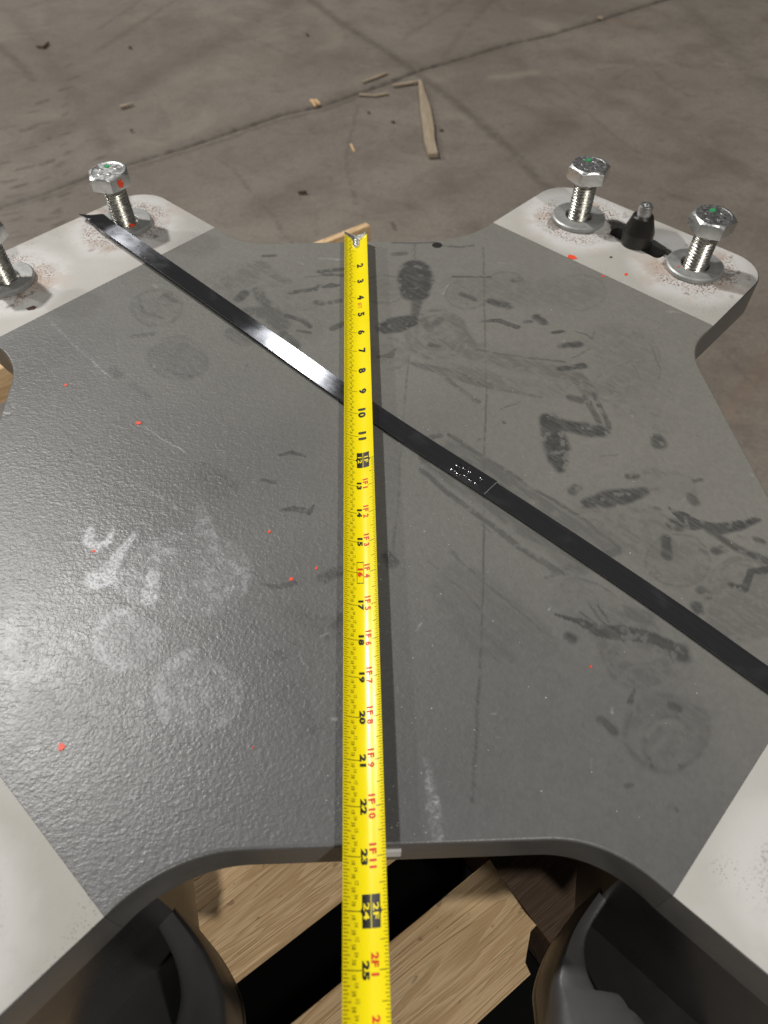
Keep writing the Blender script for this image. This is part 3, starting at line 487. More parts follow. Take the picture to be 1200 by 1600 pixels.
# bent legs under the near ears: a curved lipped wall swept along a smooth path, with a pocket floor behind it
def crom(P, n=12):
    P = [Vector(p) for p in P]; R_ = []
    for k in range(len(P) - 1):
        a, b, c, d = P[max(k - 1, 0)], P[k], P[k + 1], P[min(k + 2, len(P) - 1)]
        for q in range(n):
            u = q / n; R_.append(.5 * ((2 * b) + (c - a) * u + (2 * a - 5 * b + 4 * c - d) * u * u + (3 * b - a - 3 * c + d) * u ** 3))
    return R_ + [P[-1]]
def bent_leg(px, wd, side, zt=-3.6):
    P = crom([ground(u, v, zt) for u, v in px]); W_ = [x.x for x in crom([(w, 0, 0) for w in wd])]; V = []; F = []
    prof = [(0, -12.4 - zt), (0, -.2), (.06, -.06), (.16, 0), (.5, .0), (.84, -.03), (.95, -.09), (1, -.22), (1, -12.4 - zt)]; m = len(prof)
    for k, p in enumerate(P):
        d = (P[min(k + 1, len(P) - 1)] - P[max(k - 1, 0)]).normalized(); n = Vector((-d.y, d.x, 0)) * side
        for f, dz in prof: q = p + n * f * W_[k]; V.append((q.x, q.y, zt + max(dz, -3.2)))
    for k in range(len(P) - 1):
        for i_ in range(m): F.append((k * m + i_, k * m + (i_ + 1) % m, (k + 1) * m + (i_ + 1) % m, (k + 1) * m + i_))
    F.append(tuple(range(m))); F.append(tuple((len(P) - 1) * m + i_ for i_ in range(m)))
    link('bent_leg', fixn(mesh('leg', V, F, PO)), M['leg'], plate, smooth=40); return P
LPt = bent_leg([(215, 1335), (262, 1405), (312, 1470), (344, 1535), (352, 1600), (346, 1660)], [.45, .5, .7, 1.0, 1.2, 1.4], -1)
RPt = bent_leg([(1000, 1295), (945, 1376), (893, 1452), (868, 1520), (870, 1570), (876, 1612)], [.3, .3, .4, 1.0, 1.7, 2.0], 1)
def wall(p, q, z0, z1, t=.4):
    p, q = Vector((p[0], p[1])), Vector((q[0], q[1])); d = (q - p).normalized(); n = Vector((-d.y, d.x)) * t / 2
    P = [p - n, q - n, q + n, p + n]; return prism([(v.x, v.y) for v in P], z0, z1, .03, PO)
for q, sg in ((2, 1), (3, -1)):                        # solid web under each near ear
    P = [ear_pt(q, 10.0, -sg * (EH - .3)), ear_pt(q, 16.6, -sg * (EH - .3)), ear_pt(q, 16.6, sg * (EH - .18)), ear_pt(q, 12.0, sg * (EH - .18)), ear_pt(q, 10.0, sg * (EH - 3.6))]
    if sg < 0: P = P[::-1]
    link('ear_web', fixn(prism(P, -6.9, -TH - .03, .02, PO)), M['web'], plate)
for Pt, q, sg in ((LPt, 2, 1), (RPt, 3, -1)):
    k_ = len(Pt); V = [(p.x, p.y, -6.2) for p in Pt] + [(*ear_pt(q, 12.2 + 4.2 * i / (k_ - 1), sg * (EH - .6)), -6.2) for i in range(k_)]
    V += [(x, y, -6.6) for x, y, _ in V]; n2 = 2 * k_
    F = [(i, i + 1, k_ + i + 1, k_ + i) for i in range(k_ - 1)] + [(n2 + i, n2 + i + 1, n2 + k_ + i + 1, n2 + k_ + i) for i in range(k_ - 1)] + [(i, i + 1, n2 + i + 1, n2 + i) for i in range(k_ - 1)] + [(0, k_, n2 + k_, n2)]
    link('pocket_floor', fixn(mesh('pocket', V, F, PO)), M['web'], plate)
link('hub_drum', lathe([(6.2, -12.2), (6.2, -TH - .03), (5.6, -TH - .03)], 64), M['leg'], plate, loc=(0, 0, TH), smooth=40)


# ------------------------------------------------------------------ bolts, washers, pin
def head_mesh(af=1.42, H=.56, z0=0):
    n = 72; R = [af / 2 / math.cos((2 * math.pi * i / n + math.pi / 6) % (math.pi / 3) - math.pi / 6) for i in range(n)]; rc = af / 2 * .95
    V = []; F = []
    rows = [(lambda i: rc, lambda i: z0), (lambda i: R[i] * .985, lambda i: z0 + .015 + max(0, R[i] - rc) * .18), (lambda i: R[i], lambda i: z0 + .04 + max(0, R[i] - rc) * .3), (lambda i: R[i], lambda i: z0 + H - .03 - max(0, R[i] - rc) * .55),
            (lambda i: R[i] * .985, lambda i: z0 + H - .012 - max(0, R[i] - rc) * .5), (lambda i: rc, lambda i: z0 + H), (lambda i: rc * .9, lambda i: z0 + H + .004), (lambda i: rc * .85, lambda i: z0 + H - .012)]
    for fr, fz_ in rows:
        for i in range(n): a = 2 * math.pi * i / n; V.append((fr(i) * math.cos(a), fr(i) * math.sin(a), fz_(i)))
    for r in range(len(rows) - 1):
        for i in range(n): F.append((r * n + i, r * n + (i + 1) % n, (r + 1) * n + (i + 1) % n, (r + 1) * n + i))
    F.append(tuple((len(rows) - 1) * n + i for i in range(n))); F.append(tuple(range(n - 1, -1, -1)))
    return mesh('head', V, F)
def thread_mesh(R=.44, z0=-.3, z1=1.7, pitch=.125):
    n, m = 44, int((z1 - z0) / pitch * 8); V = []; F = []
    for j in range(m + 1):
        z = z0 + (z1 - z0) * j / m
        for i in range(n):
            t = (z / pitch - i / n) % 1.0; d = abs(t - .5) * 2; d = min(1, max(0, (d - .12) / .76)); r = R - .062 * d; a = 2 * math.pi * i / n
            V.append((r * math.cos(a), r * math.sin(a), z))
    for j in range(m):
        for i in range(n): F.append((j * n + i, j * n + (i + 1) % n, (j + 1) * n + (i + 1) % n, (j + 1) * n + i))
    return mesh('thread', V, F)
def mark_mesh():                                      # worn raised grade marks on the head
    bm = bmesh.new()
    for k in range(5):
        a = k * 1.15 + .2; r = .3 + .1 * (k % 2)
        bmesh.ops.create_uvsphere(bm, u_segments=10, v_segments=6, radius=.055 * IN, matrix=Matrix.Translation(Vector((r * math.cos(a), r * math.sin(a), .003)) * IN) @ Matrix.Rotation(a, 4, 'Z') @ Matrix.Diagonal((1, 1.7, .22, 1)))
    me = bpy.data.meshes.new('marks'); bm.to_mesh(me); bm.free(); return me
HM, TM, GM = head_mesh(), thread_mesh(), mark_mesh(); shade(HM, 24); shade(TM, 60); shade(GM, 180)
DOT = prism([(.11 * math.cos(a) * (1 + .2 * math.sin(3 * a)), .09 * math.sin(a)) for a in np.linspace(0, 2 * math.pi, 14)[:-1]], 0, .03, .01)
WM = lathe([(.52, .0), (.52, .165), (.56, .2), (1.0, .2), (1.06, .16), (1.06, .03), (1.03, 0), (.52, 0)], 64); shade(WM, 30)
BL = mesh('blot', [(-.1, 0, -.14), (.07, 0, -.17), (.13, 0, -.02), (.06, 0, .06), (.1, 0, .15), (-.02, 0, .12), (-.09, 0, .16), (-.12, 0, .02)] , [tuple(range(8))])
def bolt(p, rz, hz, label, wlabel, tilt=(0, 0), top=True, blot=None, dot=(.1, .25)):
    w = link('flat_washer', WM, M['washer'], None, (p.x, p.y, .004)); w.rotation_euler[2] = rz
    tag(w, wlabel, 'washer', 'washers under the bolts')
    t = root('hex_bolt', (p.x, p.y, .0), label, 'bolt', 'zinc hex bolts standing in the ears', rz); t.rotation_euler[0], t.rotation_euler[1] = tilt
    link('threaded_shank', TM, M['thread'], t, (0, 0, hz - 1.7)); h = link('head', HM, M['zinc'], t, (0, 0, hz))
    link('raised_mark', GM, M['zinc'], h, (0, 0, .549))
    g = link('paint_dot', DOT, M['green'], h, (dot[0], dot[1], .552)); g['label'] = 'small green paint dot on the bolt head'
    if blot:
        b = link('paint_blot', BL, M['orange'], h, (.722 * math.cos(blot - rz), .722 * math.sin(blot - rz), .28)); b.rotation_euler[2] = blot - rz + math.pi / 2; b['label'] = 'orange paint blot on the head side'
    return t
bolt(B1, .30, 1.72, 'zinc hex bolt with orange blot on its head, black band end against it', 'washer partly covered by the black band end', (.0, -.035), blot=.30 + math.radians(-60), dot=(.0, .3))
bolt(B0, .75, 1.72, 'zinc hex bolt cut off by the left edge of the photo', 'washer at the left edge of the photo beside a brown rust patch', (0, -.03))
bolt(B3, .55, 1.72, 'zinc hex bolt on the right pale ear, behind the black pin', 'washer on the right ear, behind the black pin', (0, .0), dot=(.15, .28))
bolt(B4, .15, 1.62, 'zinc hex bolt at the outer right corner, in front of the black pin', 'washer at the outer right corner in front of the black pin', (.02, .01), dot=(.05, .3))
for b_, n_ in ((B5, 'lower right'), (B7, 'lower left')):
    bolt(b_, .4, 1.72, 'zinc hex bolt just outside the photo beyond the %s ear' % n_, 'washer just outside the photo on the %s ear' % n_)
t = root('tapered_pin', (PIN.x, PIN.y, -.3), 'black tapered locating pin with bright zinc tip between two bolts', 'pin')
sm = lathe([(.50, -.6), (.56, .3), (.60, .36), (.60, .80), (.59, .84), (.40, 1.42), (.36, 1.46), (.0, 1.46)], 48); link('pin_body', sm, M['pin'], t, smooth=18)
sm = lathe([(.27, 1.44), (.27, 1.82), (.24, 1.87), (.13, 1.87), (.12, 1.76), (0, 1.76)], 32); link('zinc_tip', sm, M['zinc'], t, smooth=35)

# ------------------------------------------------------------------ black band
US = [(137, 338), (150, 341), (164, 352), (188, 369), (230, 398), (330, 468), (430, 539), (540, 617), (640, 684), (766, 765), (900, 853), (1050, 955), (1200, 1062), (1330, 1150)]
ZS = [.02, .17, .235, .245, .24, .21, .165, .12, .08, .08, .11, .12, .12, .12]
def strap_part(i0, i1, z_add, name, par, w=.6, t0=0.0, t1=1.0, endup=False):
    pts = [ground(u, v, z) for (u, v), z in zip(US, ZS)][i0:i1 + 1]
    # dense spline
    D_ = []
    for k in range(len(pts) - 1):
        a, b, c, d = pts[max(k - 1, 0)], pts[k], pts[k + 1], pts[min(k + 2, len(pts) - 1)]
        for s in range(14):
            u = s / 14; D_.append(.5 * ((2 * b) + (c - a) * u + (2 * a - 5 * b + 4 * c - d) * u * u + (3 * b - a - 3 * c + d) * u ** 3))
    D_.append(pts[-1]); n0 = int(len(D_) * t0); n1 = max(n0 + 2, int(len(D_) * t1)); D_ = D_[n0:n1]
    V = []; F = []; UV = []; cum = 0; th = .03
    prof = [(-.5, 0), (-.5, 1), (-.42, 1), (-.25, 1), (0, 1), (.25, 1), (.42, 1), (.5, 1), (.5, 0)]; m = len(prof)
    for k, p in enumerate(D_):
        d = (D_[min(k + 1, len(D_) - 1)] - D_[max(k - 1, 0)]).normalized(); nrm = Vector((-d.y, d.x, 0)).normalized()
        if k: cum += (p - D_[k - 1]).length
        tw = -.55 * max(0, 1 - k / 16) if (i0 == 0) else 0
        sag = .05 * max(0, 1 - k / 40) if i0 == 0 else 0
        for a, hgt in prof:
            q = p + nrm * (a * w) + Vector((0, 0, z_add + hgt * th + a * w * tw)); V.append(tuple(q)); UV.append((cum * IN, a * w * IN))
    for k in range(len(D_) - 1):
        for i in range(m):
            j = (i + 1) % m; F.append((k * m + i, k * m + j, (k + 1) * m + j, (k + 1) * m + i))
    F.append(tuple(range(m))); F.append(tuple((len(D_) - 1) * m + i for i in range(m - 1, -1, -1)))
    me = mesh(name, V, F, par.location / IN); uv = me.uv_layers.new(name='UVMap')
    li = np.zeros(len(me.loops), np.int32); me.loops.foreach_get('vertex_index', li); uv.data.foreach_set('uv', np.array(UV, np.float32)[li].ravel())
    fixn(me); return link(name, me, M['strap'], par, smooth=30), D_
g0 = ground(766, 765); strap = root('packing_band', (g0.x, g0.y, 0), 'long flat black packing band lying diagonally across the plate', 'packing band')
up, DU = strap_part(0, 9, .045, 'upper_band', strap, .66)
lo_, DL = strap_part(8, 13, .0, 'lower_band', strap, .62, t0=.02)
up['label'] = 'band length with the overlapping end'; lo_['label'] = 'band length running under the seam'
dirv = (DU[-1] - DU[-8]).normalized(); nv = Vector((-dirv.y, dirv.x, 0)).normalized()
bm = bmesh.new(); bmesh.ops.create_uvsphere(bm, u_segments=14, v_segments=8, radius=.062 * IN, matrix=Matrix.Diagonal((1.25, 1, .4, 1))); WD = bpy.data.meshes.new('dimple'); bm.to_mesh(WD); bm.free(); shade(WD, 180)
gl = m_flat('black_gloss', (0.3, 0.3, 0.31), 0.2, 1.0); WD.materials.append(gl)
for k in range(5):
    for s in (-.13, .1)[:2 if k % 2 == 0 else 1 + k // 3]:
        p = DU[-1] - dirv * (.42 + k * .2) + nv * (s + random.uniform(-.03, .03)) - strap.location / IN
        o = bpy.data.objects.new('weld_dimple', WD); C.objects.link(o); o.parent = up; o.location = Vector((p.x, p.y, DU[-1].z + .045 + .03)) * IN; o.rotation_euler[2] = math.atan2(dirv.y, dirv.x) + random.uniform(-.5, .5); o.scale = [random.uniform(.7, 1.4)] * 2 + [random.uniform(.6, 1)]
# pressed ridge and bright cut line at the seam
for off, wd, mt, zz in ((-.17, .05, M['strap'], .05), (0.0, .02, m_flat('bright_cut', (.4, .4, .42), .3, .6), .044)):
    p = DU[-1] + dirv * off - strap.location / IN; b = box(-wd / 2, wd / 2, -.3, .3, 0, .034, .01); b.uv_layers.new(name='UVMap')
    o = link('seam_edge', b, mt, up, (p.x, p.y, DU[-1].z + zz)); o.rotation_euler[2] = math.atan2(dirv.y, dirv.x)

# ------------------------------------------------------------------ tape measure blade
ZB = .42; KB = (HCAM - ZB) / HCAM
T0, T25 = ground(556, 368.1, ZB), ground(572, 1515.7, ZB); tdir = (T25 - T0).normalized(); INCH = (T25 - T0).length / 25; tn = Vector((-tdir.y, tdir.x, 0))    # tn points to the right of the picture? fixed below
if tn.x < 0: tn = -tn
BW, SAG = .87 * KB, .18
def bl(tin, f, dz=0):                                   # tin inches along, f -0.5..0.5 left..right
    p = T0 + tdir * (tin * INCH) + tn * (f * BW)
    bow = .05 * math.sin(math.pi * min(max(tin / 24, 0), 1)) * 0
    c = 4 * SAG * f * f; nx = -8 * SAG * f / BW; nn = (tn * nx + Vector((0, 0, 1))).normalized()
    return p + Vector((0, 0, c - SAG * .4 + bow)) + nn * dz
tape = root('tape_measure_blade', tuple(T0), 'yellow tape measure blade stretched straight down the middle of the plate', 'tape measure')
TO = tuple(tape.location / IN)
NL, NW = 130, 20; V = []; F = []
for sgn in (0, 1):
    for i in range(NL + 1):
        for j in range(NW + 1): V.append(tuple(bl(.05 + 28.5 * i / NL, j / NW - .5, -.011 * sgn)))
s_ = (NL + 1) * (NW + 1)
for i in range(NL):
    for j in range(NW):
        a = i * (NW + 1) + j; F.append((a, a + 1, a + NW + 2, a + NW + 1)); F.append((s_ + a, s_ + a + NW + 1, s_ + a + NW + 2, s_ + a + 1))
for i in range(NL):
    for j in (0, NW):
        a = i * (NW + 1) + j; F.append((a, a + NW + 1, s_ + a + NW + 1, s_ + a))
me = fixn(mesh('blade', V, F, TO)); link('blade', me, M['blade'], tape, smooth=40)
# printing
TXT = {}
def text_mesh(s, bold=.02):
    if (s, bold) in TXT: return TXT[(s, bold)]
    c = bpy.data.curves.new('t', 'FONT'); c.body = s; c.size = 1; c.offset = bold; c.resolution_u = 3; c.align_x = 'CENTER'; c.space_character = 1.08
    o = bpy.data.objects.new('t', c); C.objects.link(o); dg = bpy.context.evaluated_depsgraph_get(); m = bpy.data.meshes.new_from_object(o.evaluated_get(dg))
    bpy.data.objects.remove(o); v = np.array([x.co[:] for x in m.vertices]); f = [tuple(p.vertices) for p in m.polygons]; bpy.data.meshes.remove(m)
    v[:, 0] -= (v[:, 0].min() + v[:, 0].max()) / 2; v[:, 1] -= v[:, 1].min(); v[:, :2] /= v[:, 1].max(); TXT[(s, bold)] = (v, f); return v, f
def printed(s, tin, f0, h, stretch=1.0, dz=.006, bold=.02):
    v, f = text_mesh(s, bold); return [tuple(bl(tin + x * h * stretch, f0 + y * h / BW, dz)) for x, y, _ in v], f
def add_print(name, s, tin, f0, h, mat, stretch=1.0, dz=.006, bold=.02, par=None):
    v, f = printed(s, tin, f0, h, stretch, dz, bold); return link(name, mesh(name, v, f, TO), mat, par or tape)
def patch(t0, t1, f0, f1, dz=.004, n=6):
    V = [tuple(bl(t, f0 + (f1 - f0) * k / n, dz)) for t in (t0, t1) for k in range(n + 1)]
    return V, [(k, k + 1, n + 2 + k, n + 1 + k) for k in range(n)]
def add_print2(name, sa, sb, n, f0, h, mat, stretch, bold):      # two words either side of the inch line
    wa = text_mesh(sa, bold)[0][:, 0].max() * h * stretch; wb = text_mesh(sb, bold)[0][:, 0].max() * h * stretch
    o = add_print(name, sa, n - .05 - wa, f0, h, mat, stretch, bold=bold); add_print('figure', sb, n + .05 + wb, f0, h, mat, stretch, bold=bold, par=tape).name = name; return o
for n in range(1, 28):
    if n in (12, 24):
        for f0, f1, s in ((-.075, .125, str(n)), (.145, .345, '%dF' % (n // 12))):
            v, f = patch(n - .30, n + .30, f0, f1, .005); b = link('foot_block', mesh('b', v, f, TO), M['ink'], tape)
            add_print('numeral', s, n, f0 + .035, .115, M['yink'], 1.9, .010, .02, b)
        for f, sg in ((-.075, -1), (.345, 1)):
            V_ = [tuple(bl(n - .07, f, .005)), tuple(bl(n + .07, f, .005)), tuple(bl(n, f + sg * .04, .005))]; link('foot_arrow', mesh('a', V_, [(0, 1, 2)], TO), M['ink'], tape)
        continue
    if n < 12:
        if n > 1: add_print('inch_numeral', str(n), n, -.01 if n > 9 else .03, .235, M['ink'], 1.5, bold=.05)
    else:
        add_print('inch_numeral', str(n), n, -.09, .14, M['red'] if n == 16 else M['ink'], 1.75, bold=.055)
        ft, ii = divmod(n, 12); add_print2('foot_numeral', '%dF' % ft, str(ii), n, .115, .145, M['red'], 1.25, .04)
    if n == 16:
        for (a, b, c, d) in ((-.34, .34, -.115, -.105), (-.34, .34, .085, .095), (-.34, -.32, -.115, .095), (.32, .34, -.115, .095)):
            v, f = patch(n + a, n + b, c, d, .005, 2); link('stud_box', mesh('s', v, f, TO), M['ink'], tape)
v, f = printed('8FT', 4.47, .03, .15, 1.0, .006, .01); link('small_print', mesh('p', v, f, TO), m_flat('orange_ink', (.75, .2, .01), .4), tape)['label'] = 'small blurred orange print after the four'
# graduation ticks, both edges, and the fraction figures: too small to pick apart
V, F = [], []
def addp(v, f):
    o = len(V); V.extend(v); F.extend(tuple(i + o for i in q) for q in f)
for k in range(1, 27 * 16):
    tn_ = k / 16; ln = .44 if k % 16 == 0 else .2 if k % 8 == 0 else .165 if k % 4 == 0 else .14 if k % 2 == 0 else .10
    w_ = .012 if k % 16 else .014; addp(*patch(tn_ - w_ / 2, tn_ + w_ / 2, -.495, -.495 + ln * (.88 if k % 16 else .92), .004, 4))
    if tn_ >= 12:
        ln = .2 if k % 16 == 0 else .16 if k % 8 == 0 else .085 if k % 2 == 0 else .06
        addp(*patch(tn_ - w_ / 2, tn_ + w_ / 2, .495 - ln, .495, .004, 4))
    elif k % 16 == 0: addp(*patch(tn_ - .006, tn_ + .006, -.1, -.02, .004, 2))
tk = link('graduation_ticks', mesh('ticks', V, F, TO), M['ink'], tape); tk['kind'] = 'stuff'
V, F = [], []
for n in range(0, 27):
    for k, s in enumerate(('1/8', '1/4', '3/8', '1/2', '5/8', '3/4', '7/8')):
        addp(*printed(s, n + (k + 1) / 8 - .008, -.31 + (.055 if k % 2 else 0) + (.02 if k == 3 else 0), .075, .62, .006, -.005))
fr = link('fraction_figures', mesh('frac', V, F, TO), M['ink'], tape); fr['kind'] = 'stuff'
# steel end hook with rivets
V = []; F = []; prof = [(-.5, -.02), (-.44, .06), (-.30, .14), (-.17, .24), (-.14, .62), (-.07, .74), (.07, .74), (.14, .62), (.17, .24), (.30, .14), (.44, .06), (.5, -.02)]
n = len(prof)
for dz in (.008, .045):
    for f_, tt in prof: V.append(tuple(bl(tt + .02, f_, dz)))
    for f_, tt in prof: V.append(tuple(bl(-.06, f_, dz)))
for i in range(n - 1):
    F += [(i, i + 1, n + i + 1, n + i), (2 * n + i, 3 * n + i, 3 * n + i + 1, 2 * n + i + 1), (i, 2 * n + i, 2 * n + i + 1, i + 1)]
hk = link('end_hook', fixn(mesh('hook', V, F, TO)), M['steelback'], tape)
V = []; F = []
for a, z in ((-.06, .05), (-.10, .03), (-.11, -.5)):
    for k in range(9): p = bl(a, k / 8 - .5, 0); V.append((p.x, p.y, p.z + z))
for r in range(2):
    for k in range(8): F.append((r * 9 + k, r * 9 + k + 1, (r + 1) * 9 + k + 1, (r + 1) * 9 + k))
me = mesh('lip', V, F, TO); o = link('hook_lip', me, M['steelback'], tape); o.modifiers.new('thick', 'SOLIDIFY').thickness = .03 * IN
RV = lathe([(.055, 0), (.055, .02), (.03, .035), (0, .035)], 16); shade(RV, 60)
for tt in (.25, .42, .58):
    p = bl(tt, 0, .045) - Vector(TO); link('rivet', RV, M['steelback'], hk, tuple(p))

# ------------------------------------------------------------------ timber pallet under the plate
AP = math.radians(35.6); ZP = -12.0; uu = Vector((math.cos(AP), math.sin(AP), 0)); nn_ = Vector((-math.sin(AP), math.cos(AP), 0))
pal = root('wooden_pallet', (0, 0, ZF), 'pale softwood pallet showing under the near edge of the plate', 'pallet', None, AP)
def un(u, v, z=ZP): p = ground(u, v, z); return p.dot(uu), p.dot(nn_)
def board(name, u0, u1, n0, n1, z1, th, mat, lab=None, chip=None, bevel=.06):
    P = [(u0, n0), (u1, n0), (u1, n1), (u0, n1)] if chip is None else chip
    cx, cy = (u0 + u1) / 2, (n0 + n1) / 2
    o = link(name, prism(P, z1 - th, z1, bevel, (cx, cy, z1)), mat, pal, (cx, cy, z1 - ZF), smooth=35)
    if lab: o['label'] = lab
    return o
aL = un(350, 1541); aR = un(539, 1394); nA = (aL[1] + aR[1]) / 2; bt = un(609, 1472); bl_ = un(800, 1552); e1 = un(765, 1342); e2 = un(835, 1440); e3 = un(832, 1517)
nBt = (bt[1] + e1[1]) / 2; nBb = (bl_[1] + e3[1]) / 2
board('deck_board', aL[0] - 16, aR[0] + 26, nA, nA + 5.4, ZP, 1.0, M['wood'], 'deck board lying behind the gap, half in leg shadow')
board('deck_board', e1[0] - 22, e1[0], nBb, nBt, ZP, 1.4, M['wood'], 'sunlit-looking pale block end under the tape',
      [(e1[0] - 22, nBb), (e3[0] - .1, nBb), (e3[0] - .02, nBb + .35), (e2[0] - .18, nBb + 1.0), (e2[0], e2[1] - .12), (e2[0] - .05, e2[1] + .4), (e1[0], nBt), (e1[0] - 22, nBt)])
pal.children[-1]['label'] = 'brightly lit pale board with a chipped end, crossing under the tape'
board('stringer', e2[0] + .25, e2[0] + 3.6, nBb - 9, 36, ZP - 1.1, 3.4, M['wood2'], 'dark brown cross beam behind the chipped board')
for k in range(3): board('deck_board', -26, 25, nA + 9.5 + 7.0 * k, nA + 14.5 + 7 * k, ZP, 1.0, M['wood'])
tp = un(572, 347); lf = un(470, 380); ll = un(0, 600)
board('edge_board', ll[0] - 14, tp[0], tp[1] - .55, tp[1], ZP, 2.2, M['wood'], 'pale edge board whose tip shows behind the tape hook')
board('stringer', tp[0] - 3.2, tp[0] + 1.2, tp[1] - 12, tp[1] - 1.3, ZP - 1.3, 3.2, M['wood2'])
shade_root = root('gap_shade', (0, 0, ZF), 'added black sheet standing in for deep shade under the pallet boards', 'mat', None, AP)
link('gap_shade_sheet', prism(fillet([(-24, nA - 9), (18, nA - 9), (18, 30), (-24, 30)], [1] * 4, 5), .2, .5, .05), m_flat('gap_shade_black', (.004, .004, .004), .9, 0, .1), shade_root)  # added sheet, its black stands in for deep shade between the boards

# ------------------------------------------------------------------ loose bits
def flake(u, v, size, z, name, label, cat, mat, group=None, elong=1.0, rot=None, th=.015):
    p = ground(u, v, z); sc = pxin(p); r = size * sc * .43; n = random.randint(5, 8); a0 = random.uniform(0, 6.28); a = rot if rot is not None else random.uniform(0, 6.28)
    P = []
    for i in range(n):
        q = 2 * math.pi * i / n; rr_ = r * random.uniform(.6, 1.15); x, y = rr_ * math.cos(q) * elong, rr_ * math.sin(q); P.append((x * math.cos(a) - y * math.sin(a), x * math.sin(a) + y * math.cos(a)))
    o = link(name, prism(P, .003, th, th * .2), mat, None, (p.x, p.y, z)); return tag(o, label, cat, group)
G1 = 'orange paint flakes on the plate'
for u, v, s, lab in ((103, 602, 7, 'tiny orange flake near the left edge of the plate, high up'), (217, 661, 11, 'orange flake right of the J-shaped nick, upper left of plate'), (146, 861, 7, 'orange flake just under the white U-shaped scuff'), (421, 831, 7, 'orange flake midway between white scuffs and tape'),
                     (455, 905, 9, 'orange flake nearest the dark curved smear left of the tape'), (494, 888, 6, 'orange flake closest to the tape, beside the 16 mark'), (96, 1167, 15, 'largest red-orange flake alone at the lower left of the plate'), (395, 1168, 4, 'pinhead orange flake low on the plate left of the tape'),
                     (894, 402, 17, 'big red-orange flake on the inner edge of the right pale ear'), (942, 432, 6, 'small red flake on the paint border below the big flake'), (978, 429, 8, 'small red flake on the pale ear below the black pin'), (923, 1042, 5, 'tiny tan-orange flake below the hand smear at right'), (206, 352, 11, 'orange flake at the foot of the bolt behind the band')):
    flake(u, v, s, 0 if (u, v) != (206, 352) else .21, 'paint_flake', lab, 'paint flake', M['orange'], G1, 1.15)
flake(955, 402, 7, 0, 'rust_crumb', 'brown crumb on the pale ear in front of the black pin', 'crumb', M['rust'])
flake(50, 482, 17, 0, 'rust_crumb', 'brown rust patch flake in front of the leftmost washer', 'crumb', M['rust'], None, 1.7, .5, .012)
flake(1060, 322 + 95, 0.01 + 4, .21, 'paint_flake', 'orange speck on the rim of the outer right washer', 'paint flake', M['orange'], G1)
# pale dust grains on the plate
V, F = [], []
for i in range(330):
    u, v = (random.uniform(10, 1190), random.uniform(390, 1315)) if i < 230 else (random.gauss(640, 45), random.uniform(560, 1310)) if i < 430 else (random.gauss(690, 60), random.uniform(1150, 1310))
    p = ground(u, v); r = abs(random.gauss(.006, .006)) + .005; o = len(V)
    for k in range(5): V.append((p.x + r * math.cos(k * 1.257 + i), p.y + r * math.sin(k * 1.257 + i) * .8, .002))
    V.append((p.x, p.y, r * .9)); F += [(o + k, o + (k + 1) % 5, o + 5) for k in range(5)]
tag(link('dust_grains', mesh('dust', V, F), M['speck']), 'pale dust grains scattered on the plate', 'dust', kind='stuff')
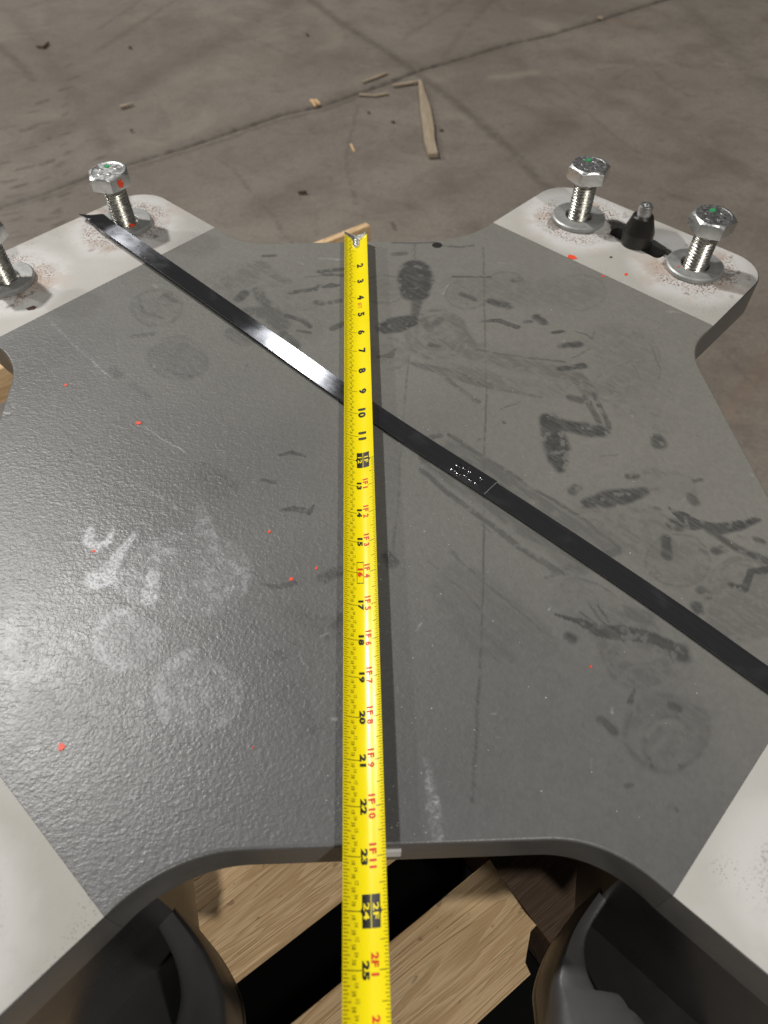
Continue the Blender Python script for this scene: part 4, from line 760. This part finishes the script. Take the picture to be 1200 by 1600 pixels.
# floor litter
def stick(pts, ws, th, name, label, cat, mat, lift=0.0):
    g = [ground(u, v, ZF + .1) for u, v in pts]; o0 = g[0]; ang = math.atan2((g[-1] - g[0]).y, (g[-1] - g[0]).x); Lf, Rt = [], []
    for k, p in enumerate(g):
        d = (g[min(k + 1, len(g) - 1)] - g[max(k - 1, 0)]).normalized(); n = Vector((-d.y, d.x, 0)) * ws[k] * pxin(p) / 2; Lf.append(p + n); Rt.append(p - n)
    P = [(q - o0) for q in Rt + Lf[::-1]]; R_ = Matrix.Rotation(-ang, 3, 'Z'); P = [R_ @ q for q in P]
    o = link(name, prism([(q.x, q.y) for q in P], .12 + lift, .12 + lift + th, th * .25), mat, None, (o0.x, o0.y, ZF), smooth=40); o.rotation_euler[2] = ang
    return tag(o, label, cat)
stick([(656, 131), (659, 146), (664, 170), (669, 200), (671, 225), (677, 247)], [5, 9, 16, 18, 17, 15], .45, 'wood_stick', 'dusty flat wood stick lying on the floor near the joint', 'stick', M['wood3'])
stick([(614, 136), (640, 132), (657, 129)], [4, 6, 4], .2, 'wood_splinter', 'thin pale splinter meeting the top of the wood stick', 'splinter', M['wood3'], .05)
stick([(561, 149), (585, 151), (606, 147)], [5, 4, 6], .15, 'wood_splinter', 'pale splinter lying below the floor joint left of the stick', 'splinter', M['wood3'])
stick([(566, 130), (590, 121), (605, 115)], [3, 5, 3], .15, 'wood_splinter', 'tan splinter above the floor joint left of the stick', 'splinter', M['wood3'])
stick([(487, 158), (493, 168)], [6, 3], .2, 'wood_chip', 'bright V-shaped wood chip lying in the floor joint, left prong', 'wood chip', M['wood'])
stick([(493, 158), (499, 165)], [5, 4], .2, 'wood_chip', 'bright V-shaped wood chip lying in the floor joint, right prong', 'wood chip', M['wood'])
stick([(188, 168), (196, 166), (208, 163)], [6, 6, 3], .15, 'wood_chip', 'tan wood chip on the floor above the left bolt', 'wood chip', M['wood3'])
stick([(58, 74), (68, 75), (76, 68)], [3, 5, 3], .2, 'dark_shaving', 'dark curled shaving on the floor at the upper left', 'shaving', M['rust'])
stick([(934, 29), (942, 30)], [6, 6], .2, 'wood_chip', 'pinkish wood chip on the floor joint at upper right', 'wood chip', M['wood3'])
stick([(466, 302), (479, 301)], [4, 5], .15, 'bark_bit', 'brown bark bit on the floor left of the tape hook', 'bark', M['wood2'])
stick([(552, 333), (557, 345)], [3, 2], .15, 'wood_splinter', 'upright-pointing pale sliver just beyond the tape hook', 'splinter', M['wood'], 5.8)
for u, v, s, lab_ in ((614, 191, 6, 'dark grit crumb left of the wood stick'), (576, 176, 5, 'dark grit crumb below the pale splinters'), (203, 74, 6, 'dark grit crumb right of the curled shaving'), (205, 204, 5, 'dark grit crumb between tan chip and left bolt'), (480, 54, 6, 'dark grit crumb beside the upper diagonal stain'), (690, 204, 6, 'dark grit crumb right of the wood stick')):
    flake(u, v, s, ZF + .14, 'dark_grit', lab_, 'grit', M['rust'], 'dark grit crumbs on the floor', 1.3, None, .1)
